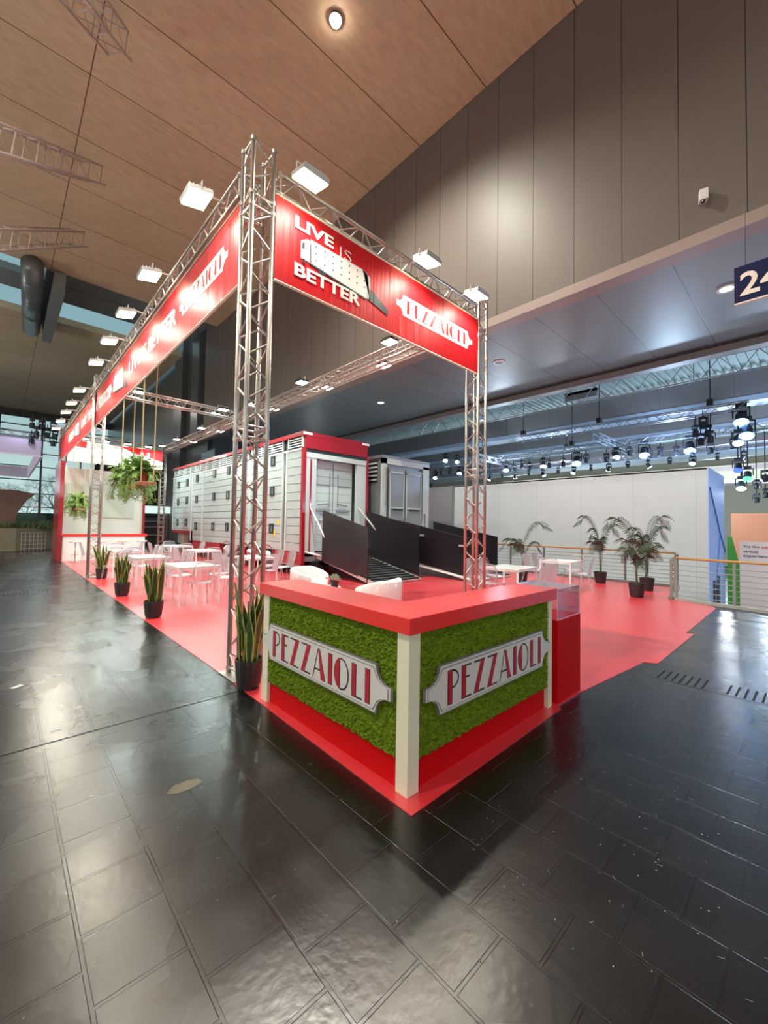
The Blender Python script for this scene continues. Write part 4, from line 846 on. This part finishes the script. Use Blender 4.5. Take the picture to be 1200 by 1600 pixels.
# ================================================================== SECOND HALL ROOF
def lattice(x, z0, z1, y0, y1, mat_, name, label, pitch=.55, r=.03):
    t = thing(name, label, 'roof beam', (x, y0, z0)); MB().bar((x, y0, z0), (x, y1, z0), r, 6).build('bottom_chord', mat_, t); MB().bar((x, y0, z1), (x, y1, z1), r, 6).build('top_chord', mat_, t)
    mb = MB(); n_ = int((y1-y0)/pitch)
    for i in range(n_): a = y0+i*pitch; mb.bar((x, a, z0 if i % 2 else z1), (x, a+pitch, z1 if i % 2 else z0), r*.6, 4, cap=False)
    mb.build('web_bars', mat_, t)
lattice(17.5, 7.4, 8.1, -8, 40, m_lat, 'roof_lattice_beam', 'lattice roof beam just beyond the low soffit')
lattice(27, 8.7, 9.6, -8, 40, m_lat, 'roof_lattice_beam', 'lattice roof beam behind the first grey duct')
lattice(36, 9.6, 10.6, -8, 40, m_lat, 'roof_lattice_beam', 'lattice roof beam deepest in the next hall')
lattice(45, 9.6, 10.6, -8, 50, m_lat, 'roof_lattice_beam', 'lattice roof beam at the back of the next hall', .9)
for i, (x, z0, z1, l) in enumerate(((23.4, 7.98, 9.15, 'near'), (33, 8.8, 9.6, 'second'), (42, 8.4, 9.4, 'third'))):
    t = thing('hanging_duct', 'long grey hanging roof duct, %s of three' % l, 'duct', (x, 10, z0)); MB().bb(x, x+1.0, -10, 45, z0, z1).build('duct_casing', m_duct, t); MB().bb(x-.05, x+1.1, -10, 45, z0-.28, z0-.02).build('lower_flange', m_strip, t)
    mb = MB()
    for k in range(18): y = -8+k*3.0; mb.bb(x-.012, x, y, y+.03, z0, z1)
    mb.build('duct_seams', m_beam, t)
for i, (x, z) in enumerate(((30, 6.9), (38, 7.2), (48, 7.4), (48, 6.2), (56, 6.6))):
    tag(MB().bb(x, x+.3, -10, 50, z, z+.35).build('crossbeam', m_lat if i % 2 else m_duct), 'long plain roof crossbeam, %s from the soffit' % ordn[i], 'beam')
tag(MB().bb(52, 52.2, -4, 30, 6.8, 8.4).build('cream_bulkhead', m_creamwall), 'cream lit bulkhead deep in the next hall', 'panel')
tag(MB().bb(21, 23, 6.3, 8.0, 9.0, 9.15).bb(21, 21.1, 6.3, 8, 8.7, 9.15).build('roof_heater', m_duct), 'louvred heater unit hung beneath the next hall roof', 'heater')
# stage trusses
def strus(p0, p1, label, sz=.3):
    d = (Vector(p1)-Vector(p0)).normalized(); sd = Vector((0, 0, 1)).cross(d).normalized()
    return truss('stage_truss', label, 'truss', p0, p1, sz, (0, 0, 1), sd, mat_=m_truss2, r=.03, rb=.014, pitch=.4, light=True)
strus((22, .1, 6.0), (22, 19, 6.0), 'stage lighting truss carrying the blue lamps')
strus((19, .1, 6.3), (19, 9.5, 6.35), 'stage lighting truss nearest the soffit, ending at a lamp cluster')
strus((19.2, 5.6, 6.0), (25, 5.6, 6.0), 'stage truss crossing towards the far hall')
strus((26, -2, 6.7), (26, 22, 6.7), 'stage lighting truss in the middle depth of the next hall')
strus((32, -4, 6.8), (32, 26, 6.8), 'farthest stage lighting truss in the next hall')
strus((19.2, 12.5, 5.8), (26, 12.5, 5.8), 'stage truss running away from the viewer behind the right tower')
for x, y, z0, z1, l in ((19, 1.3, 6.6, 11.4, 'above the lamp cluster'), (19, 5.5, 6.6, 11.4, 'half way along the near stage truss'), (19, 9.4, 6.6, 11.4, 'at the left end of the near stage truss'), (22, 8, 6.3, 11.4, 'above the blue lamps'), (22, 14, 6.3, 11.4, 'behind the right tower'), (26, 3, 7, 11.4, 'on the middle truss right'), (26, 10, 7, 11.4, 'on the middle truss left')):
    t = thing('chain_hoist', 'black chain hoist with its chain, %s' % l, 'hoist', (x, y, z0)); MB().bar((x, y, z0+.3), (x, y, z1), .02, 5).build('chain', m_black, t); MB().box((x, y, z0+.2), (.25, .2, .3)).build('motor', m_black, t)
def make_mover(lens):
    t = thing('stage_light', 's', 'stage light')
    MB().box((0, 0, .26), (.2, .2, .1)).build('base', m_fix, t)
    mb = MB(); mb.bb(-.02, .02, -.16, -.13, -.02, .22).bb(-.02, .02, .13, .16, -.02, .22).bb(-.02, .02, -.16, .16, .20, .23); mb.build('yoke', m_fix, t)
    mb = MB(); mb.lathe([(.001, .12), (.09, .12), (.11, .05), (.11, -.12), (.13, -.16)], 14); mb.build('head', m_fix, t)
    if lens: MB().lathe([(.001, -.165), (.135, -.16)], 16).bar((0, 0, -.16), (0, 0, -.17), .13, 14).build('lens', lens, t)
    return t
pm = {k: Proto(make_mover(v)) for k, v in dict(b=m_bluel, w=m_whitel, g=m_greenl, d=m_deepb, o=None).items()}
STG = [('b', 22, 2.5, 5.47, 'brightest blue stage light, above the right part of the grey box'), ('b', 22, 4.38, 5.47, 'large blue stage light left of the dark lamp pair'), ('b', 22, 7.74, 5.39, 'blue stage light above the middle of the grey box'), ('w', 22, 5.68, 5.45, 'pale stage light right beside a dark cluster'), ('w', 22, 9.7, 5.35, 'pale stage light left of centre above the grey box'), ('w', 22, 12.2, 5.34, 'pale stage light just right of the right tower'),
       ('w', 22, 17.17, 6.5, 'white lamp left of the right tower, upper left'), ('w', 22, 16.12, 6.3, 'white lamp left of the right tower, upper right'), ('w', 22, 15.88, 5.43, 'white lamp touching the right tower, lower'), ('w', 22, 18.1, 5.28, 'white lamp low beside the grey trailer'),
       ('b', 19, .35, 5.9, 'topmost blue light of the cluster at the right edge'), ('b', 19, .2, 5.35, 'middle blue light of the cluster at the right edge'), ('w', 19, .45, 5.05, 'white light at the bottom of the right edge cluster'), ('g', 22, .45, 3.95, 'green glowing stage light right of the box'), ('d', 22, .77, 4.34, 'deep blue stage light right of the box'), ('w', 22, .67, 3.53, 'white lamp below the green light')]
def hang(o, ztop):
    z = o.location.z; sc_ = o.scale.z
    if ztop-z > .31*sc_+.01: MB().bar((0, 0, .30), (0, 0, (ztop-z)/sc_), .02, 5).build('hanging_pole', m_fix, None).parent = o
def aim(o, sc_=1):
    o.scale = (sc_, sc_, sc_); d = Vector((-1.8, -1.6, 1.6))-o.location; az = math.atan2(d.y, d.x); o.rotation_euler = (0, -.5, az)
for k, x, y, z, l in STG:
    o = pm[k].put((x, y, z+.15), random.Random(int(y*10)).random()*3, l); aim(o, 1.7 if k == 'b' else 1.25)
    o.rotation_euler.y = 0; hang(o, 5.99 if x == 22 else 6.29)
    for ch_ in o.children:
        if ch_.name.startswith(('head', 'lens')): ch_.rotation_euler = (0, -.55, 0)
rn = random.Random(9)
for i in range(26):
    y = .9+i*.68+rn.uniform(-.2, .2); hang(pm['o'].put((22.0 if i % 3 else 21.72, y, 5.50+rn.uniform(-.15, .12)), rn.random()*6, 'unlit black stage light hanging from the stage truss above the grey box', 'unlit stage lights above the grey box'), 5.99)
for i in range(16):
    y = .2+i*1.3; x = 32; hang(pm['w' if i % 2 else 'o'].put((x, y, 6.3 if i % 2 else 6.4), i, ('small distant white stage lamp on the farthest truss' if i % 2 else 'small distant dark stage lamp on the farthest truss'), 'distant white stage lamps' if i % 2 else 'distant dark stage lamps'), 6.79)
for i in range(14):
    y = -1.2+(i % 7)*.33; z = 3.2+(i//7)*.9+rn.uniform(-.4, .4); hang(pm['o' if i % 4 else 'w'].put((26.0, y-.3, z), i, 'stage lamp hanging low behind the right end of the box' if i % 4 else 'lit stage lamp hanging low behind the right end of the box', 'low dark stage lamps at the right edge' if i % 4 else 'low lit stage lamps at the right edge'), 6.69)
for i in range(5):
    y = .7+i*.12; hang(pm['o'].put((18.7+(i%2)*.3, y+.55, 5.3+.3*(i % 3)), i*1.3, 'unlit black stage light in the cluster at the right edge', 'unlit lights of the right edge cluster'), 6.29)
# ------------------------------------------------------------------ small ceiling things
def downlight(x, y, z, label, lens, r=.12):
    t = thing('ceiling_downlight', label, 'ceiling light', (x, y, z)); MB().lathe([(r*.8, 0), (r*1.15, 0), (r*1.15, .03), (r*.8, .03)], 20, (x, y, z-.02)).build('ring', m_whitegloss, t); MB().bar((x, y, z-.012), (x, y, z), r*.8, 18).build('lens', lens, t); return t
downlight(10.17, 11.42, ZS, 'lit downlight in the soffit above the grey trailer', m_pale, .16)
lamp('downlight_light', 'SPOT', (10.17, 11.42, ZS-.1), 60, (1, .9, .8), (10.17, 11.42, 0), .1, 120)
downlight(9.88, 5.41, ZS, 'unlit round ceiling fitting right of the right tower', m_duct, .16)
downlight(9.78, -.33, ZS, 'lit pinkish downlight beside the numbered sign', m_pale, .16)
downlight(19, 12, 8.0, 'lit oval lamp under the next hall beam', m_pale, .2)
t = thing('hall_lamp', 'bright round lamp high in the timber ceiling', 'ceiling light', (3.57, 6.02, Z)); MB().lathe([(.001, 0), (.15, 0), (.17, -.06), (.15, -.06)], 20, (3.57, 6.02, Z)).build('housing', m_black, t); MB().lathe([(.001, -.17), (.10, -.14), (.14, -.05), (.001, -.04)], 20, (3.57, 6.02, Z)).build('lens', m_hall, t)
t = thing('wall_loudspeaker', 'small white loudspeaker box on the tall panelled wall', 'loudspeaker', (XF-.1, -.3, 7.7)); MB().box((XF-.1, -.3, 7.72), (.14, .13, .20), .3).build('case', m_white, t, bevel=.01); MB().bar((XF-.14, -.3, 7.58), (XF-.14, -.3, 7.62), .035).build('lens_dome', m_vent, t)
sx = 6.9; t = thing('hanging_sign', 'dark blue hanging sign reading 24 at the right edge', 'sign', (sx, -1.3, 5.3))
MB().bb(sx, sx+.05, -2.15, -.76, 5.35, 5.95).build('sign_board', m_sign, t); MB().bb(sx-.01, sx+.06, -2.15, -.76, 5.33, 5.35).build('lower_edge', m_signw, t)
mb = MB(); put_text(mb, '24', (sx, -.83, 5.45), (0, -1, 0), (0, 0, 1), (-1, 0, 0), .50, .38, .005, bold=.02); mb.build('sign_number', m_signw, t)
MB().bar((sx+.02, -.9, 5.95), (sx+.02, -.9, ZS), .006, 5).build('wire', m_black, t); MB().bar((sx+.02, -2, 5.95), (sx+.02, -2, ZS), .006, 5).build('wire', m_black, t)
# sloping white lattice beams under the ceiling
dv = Vector((.37, .74, .57)).normalized()
def slope_beam(E, label):
    E = Vector(E)-dv*.75; a = E-dv*9; sd = dv.cross(Vector((0, 0, 1))).normalized(); up = sd.cross(dv); truss('sloping_lattice_strut', label, 'roof strut', tuple(a), tuple(E), .5, up, sd, mat_=m_white_truss, r=.03, rb=.014, pitch=.55, light=True)
# seen ends at ceiling level
slope_beam((-.04, 10.45, 13.25), 'sloping lattice strut at the top left corner')
slope_beam((.19, 15.3, 13.25), 'sloping lattice strut at the left, middle one')
slope_beam((.22, 19.48, 13.25), 'sloping lattice strut at the left, lowest one')
# duct in skylight bay
t = thing('ventilation_duct', 'thick grey ventilation pipe crossing the skylight bay', 'duct', (-1.1, 27, 12.9)); MB().bar((-1.15, 22.6, 13.17), (-.85, 31, 13.17), .42, 24).build('pipe', m_ductm, t, smooth=True); mb = MB()
for y in (24, 26.2, 28.4): mb.bar((-1.1+(y-23)*.03, y, 13.17), (-1.1+(y-23)*.03, y+.1, 13.17), .44, 24)
mb.build('pipe_collar', m_ductm, t)
tag(MB().bb(-.35, .1, 23.2, 30.8, 12.55, 13.5).build('roof_girder', m_greybeam), 'grey steel girder next to the ventilation pipe', 'beam')
# ================================================================== LEFT BACKGROUND
t = thing('stone_planter', 'long low planter wall in front of the window facade', 'planter', (-3, 27, 0)); mb = MB(); mb.prism([(-12, 25.6), (-1.2, 26.3), (.6, 27.9), (.6, 29.2), (-12, 29.2)], (0, 0, 0), (1, 0, 0), (0, 1, 0), (0, 0, 1), 0, 1.15); mb.build('planter_box', m_planter, t)
rnd = random.Random(3); mb = MB()
for i in range(500):
    x = rnd.uniform(-6, .5); y = 26.8+rnd.random()*1.2; z = 1.15; a = rnd.random()*6.28; l = rnd.uniform(.15, .5); mb.bar((x, y, z), (x+math.cos(a)*l*.6, y+math.sin(a)*l*.6, z+l), .03, 3, 0, .004)
tag(mb.build('low_shrubs', m_shrub, t), kind='stuff')
t = thing('curved_timber_pavilion', 'dark brown curved timber pavilion at the left edge', 'stand', (-3, 27, 0)); mb = MB()
prof = [(-6, 0), (-1.5, 0), (-1.25, 1.2), (-1.1, 2.0), (-.75, 2.7), (-.35, 3.1), (-1.2, 3.25), (-6, 3.3)]; mb.prism(prof, (0, 29.3, 0), (1, 0, 0), (0, 0, 1), (0, 1, 0), 0, 3); mb.build('cladding', m_brown, t)
# hanging lilac ring
t = thing('fabric_banner_ring', 'lilac fabric ring banner hanging at the left edge', 'banner', (-2.5, 27, 3.9))
ax0, ax1, ay0, ay1, az0, az1 = -9, -.35, 25.5, 40, 4.85, 5.65
MB().bb(ax0, ax1, ay0, ay0+.05, az0, az1).bb(ax1-.05, ax1, ay0, ay1, az0, az1).bb(ax0, ax1, ay1, ay1+.05, az0, az1).build('fabric_panel', m_purple, t); MB().bb(ax0, ax1+.02, ay0-.03, ay0, az0-.05, az0).bb(ax1, ax1+.03, ay0, ay1, az0-.05, az0).build('lower_edge', m_white, t)
strus((-9, 25.7, 5.8), (-.5, 25.7, 5.8), 'dark truss on top of the lilac ring banner', .25)
t = thing('lamp_mast', 'dark lamp mast rising from the corner of the lilac ring banner', 'mast', (-.42, 25.6, 5.65)); mb = MB()
for a, b_ in ((-.42, 25.48), (-.3, 25.48)): mb.bar((a, b_, 5.65), (a, b_, 6.85), .025, 6)
for z in (5.9, 6.3, 6.7): mb.bar((-.85, 25.48, z), (.12, 25.48, z), .02, 6)
mb.build('mast_frame', m_fix, t)
for i, (x, y, z) in enumerate(((-.8, 25.48, 6.38), (-.42, 25.48, 6.38), (0.05, 25.48, 6.38), (-.62, 25.48, 5.98), (-.2, 25.48, 5.98), (.05, 25.48, 5.6), (-.8, 25.48, 5.58), (.12, 25.48, 5.98))): pm['o'].put((x, y, z), i, 'unlit black lamp clustered on the corner of the lilac ring banner', 'lamps on the lilac ring banner')
lamp('ring_light', 'SPOT', (-1.2, 24.9, 6.3), 50, (.75, .7, 1), (-1.2, 25.5, 5.2), .1, 110)
t = thing('wire_rack', 'wire display rack standing by the planter', 'rack', (.0, 25.6, 0)); mb = MB()
for i in range(7): mb.bar((-1.0+i*.16, 25.7+i*.05, 0), (-1.0+i*.16, 25.7+i*.05, .95), .012, 4)
for k in range(5): mb.bar((-1.0, 25.7, .15+k*.2), (-.04, 26.0, .15+k*.2), .010, 4)
mb.build('wire_frame', m_steel, t)
# outside
struct('ground_outside', MB().bb(-60, 60, 58.3, 140, -.3, -.1), m_lower); bpy.data.objects['ground_outside'].name = 'floor_2'
tag(MB().bb(-12, 7, 60, 61.5, -.1, 2.4).build('clipped_hedge', m_hedge), 'dark green hedge outside the glass facade', 'hedge')
rnd = random.Random(12)
def bare_tree(x, y, h, label):
    t = thing('bare_tree', label, 'tree', (x, y, 0)); MB().bar((x, y, 0), (x, y, h*.4), .14, 6, 0, .09).build('trunk', m_twig, t); mb = MB()
    def br(p, d, l, r, k):
        q = p+d*l; mb.bar(p, q, r, 3, 0, r*.6, cap=False)
        if k:
            for _ in range(3):
                e = Vector((rnd.gauss(0, 1), rnd.gauss(0, 1), rnd.gauss(.2, .7))).normalized(); br(q, (d*.8+e*.8).normalized(), l*.74, r*.6, k-1)
    for _ in range(5): br(Vector((x, y, h*.35)), Vector((rnd.gauss(0, .6), rnd.gauss(0, .6), 1)).normalized(), h*.2, .06, 5)
    tag(mb.build('branches', m_twig, t), kind='stuff')
bare_tree(-1.5, 66, 6.5, 'leafless tree outside, left in the glass facade'); bare_tree(3.4, 68, 8.5, 'leafless tree outside, next to the red stand wall'); bare_tree(.8, 74, 6, 'leafless tree outside, between two other bare trees')
t = thing('lamp_post', 'thin white post outside the glass facade', 'post', (1.6, 62, 0)); MB().bar((1.6, 62, 0), (1.6, 62, 4.4), .09, 8).build('pole', m_white, t); MB().box((1.6, 62, 4.4), (.5, .3, .15)).build('lamp_head', m_white, t)
# dark stand seen between back tower and trailer
t = thing('dark_exhibition_stand', 'dark stand with a bright canopy seen between the bar and the trailer', 'stand', (6, 32, 0))
MB().bb(4.2, 7.5, 32, 34, 0, 1.9).build('stand_body', m_darkbeam, t); MB().bb(3.9, 7.6, 31.5, 34, 2.25, 2.75).build('canopy', emis('lit_canopy', (.75, .95, .95), .8), t); MB().bb(4.1, 4.3, 31.6, 31.8, 0, 2.25).bb(7.2, 7.4, 31.6, 31.8, 0, 2.25).build('stand_post', m_steel, t); mb = MB()
for z in (.6, 1.2, 1.6): mb.bb(4.2, 7.5, 31.9, 32, z, z+.05)
mb.build('shelf_edge', m_alu2, t)
struct('wall_back_left', MB().bb(3.3, XF+.3, 36, 36.2, 0, 7.5), mat('dark_back_wall', (.015, .017, .018), .7)); bpy.data.objects['wall_back_left'].name = 'wall_back_dark'
t = thing('wall_monitor', 'large wide monitor above the trailer roof', 'monitor', (XF-.2, 23.5, 5.4)); MB().bb(7.25, 7.33, 22.5, 24.9, 4.95, 6.0).build('frame', m_black, t); MB().bb(7.235, 7.25, 22.6, 24.8, 5.0, 5.95).build('screen', mat('screen_blue_grey', (.16, .20, .28), .12), t)
# ================================================================== floor details
def blob(x, y, rx, ry, seed, n=26):
    r_ = random.Random(seed); return [(x+rx*math.cos(2*PI*i/n)*r_.uniform(.78, 1.1), y+ry*math.sin(2*PI*i/n)*r_.uniform(.78, 1.1)) for i in range(n)]
tag(MB().prism(blob(-.915, .985, .10, .055, 3), (0, 0, 0), (1, 0, 0), (0, 1, 0), (0, 0, 1), .0002, .0012).build('dried_spill', m_stain), 'dried beige spill on the dark tiles left of the counter', 'stain')
for i, (x, y, l) in enumerate(((-1.62, 3.6, 'scrap of white paper on the tiles at the left edge'), (8.2, -.45, 'short white tape strip on the floor near the right railing'), (7.9, -.62, 'tiny white paper scrap beside the tape strip'))):
    tag(MB().box((x, y, .003), (.16 if i == 1 else .09, .05, .003), .6).build('paper_scrap', m_paper), l, 'paper scrap')
def grille(x0, x1, y0, y1, along, label):
    t = thing('floor_grille', label, 'floor grille', ((x0+x1)/2, (y0+y1)/2, 0)); MB().bb(x0, x1, y0, y1, .0, .002).build('cover_plate', m_floor, t); mb = MB()
    if along == 'y':
        n_ = int((y1-y0)/.065)
        for i in range(n_):
            if i % 9 < 7: mb.bb(x0+.03, x1-.03, y0+.065*i+.02, y0+.065*i+.038, .002, .003)
            elif mb.v: mb.build('slots', m_slot, t); mb = MB()
    else:
        n_ = int((x1-x0)/.065)
        for i in range(n_):
            if i % 9 < 7: mb.bb(x0+.065*i+.02, x0+.065*i+.038, y0+.03, y1-.03, .002, .003)
            elif mb.v: mb.build('slots', m_slot, t); mb = MB()
    if mb.v: mb.build('slots', m_slot, t)
grille(3.45, 3.85, -3.2, -.38, 'y', 'slotted floor grille strip on the right, before the red carpet step')
grille(-2.3, -.9, 10.1, 10.6, 'x', 'slotted floor grille on the left aisle, nearer one'); grille(-2.3, -.9, 12.5, 13.1, 'x', 'slotted floor grille on the left aisle, farther one')
rs = random.Random(31); mb = MB()
for i in range(420):
    x = rs.uniform(-2.4, 3.2); y = rs.uniform(-1.6, 5) if x < -.15 else rs.uniform(-1.7, -.35); a = rs.random()*PI; l = rs.choice((.004, .005, .006, .02)); w_ = rs.uniform(.0008, .0016) if l > .01 else l*.8; k = rs.choice((0, 0, 1))
    mb.box((x, y, .0006), (l, w_, .0005), a, k)
tag(mb.build('floor_scuffs', [mat('pale_scuff', (.30, .30, .28), .6), m_slot]), 'pale and dark scuff marks scattered over the dark floor tiles', 'scuff marks', kind='stuff')
tag(MB().bb(-20, -.05, 2.13, 2.142, .0002, .0015).build('expansion_joint', m_slot), 'dark straight expansion joint crossing the left aisle', 'joint')
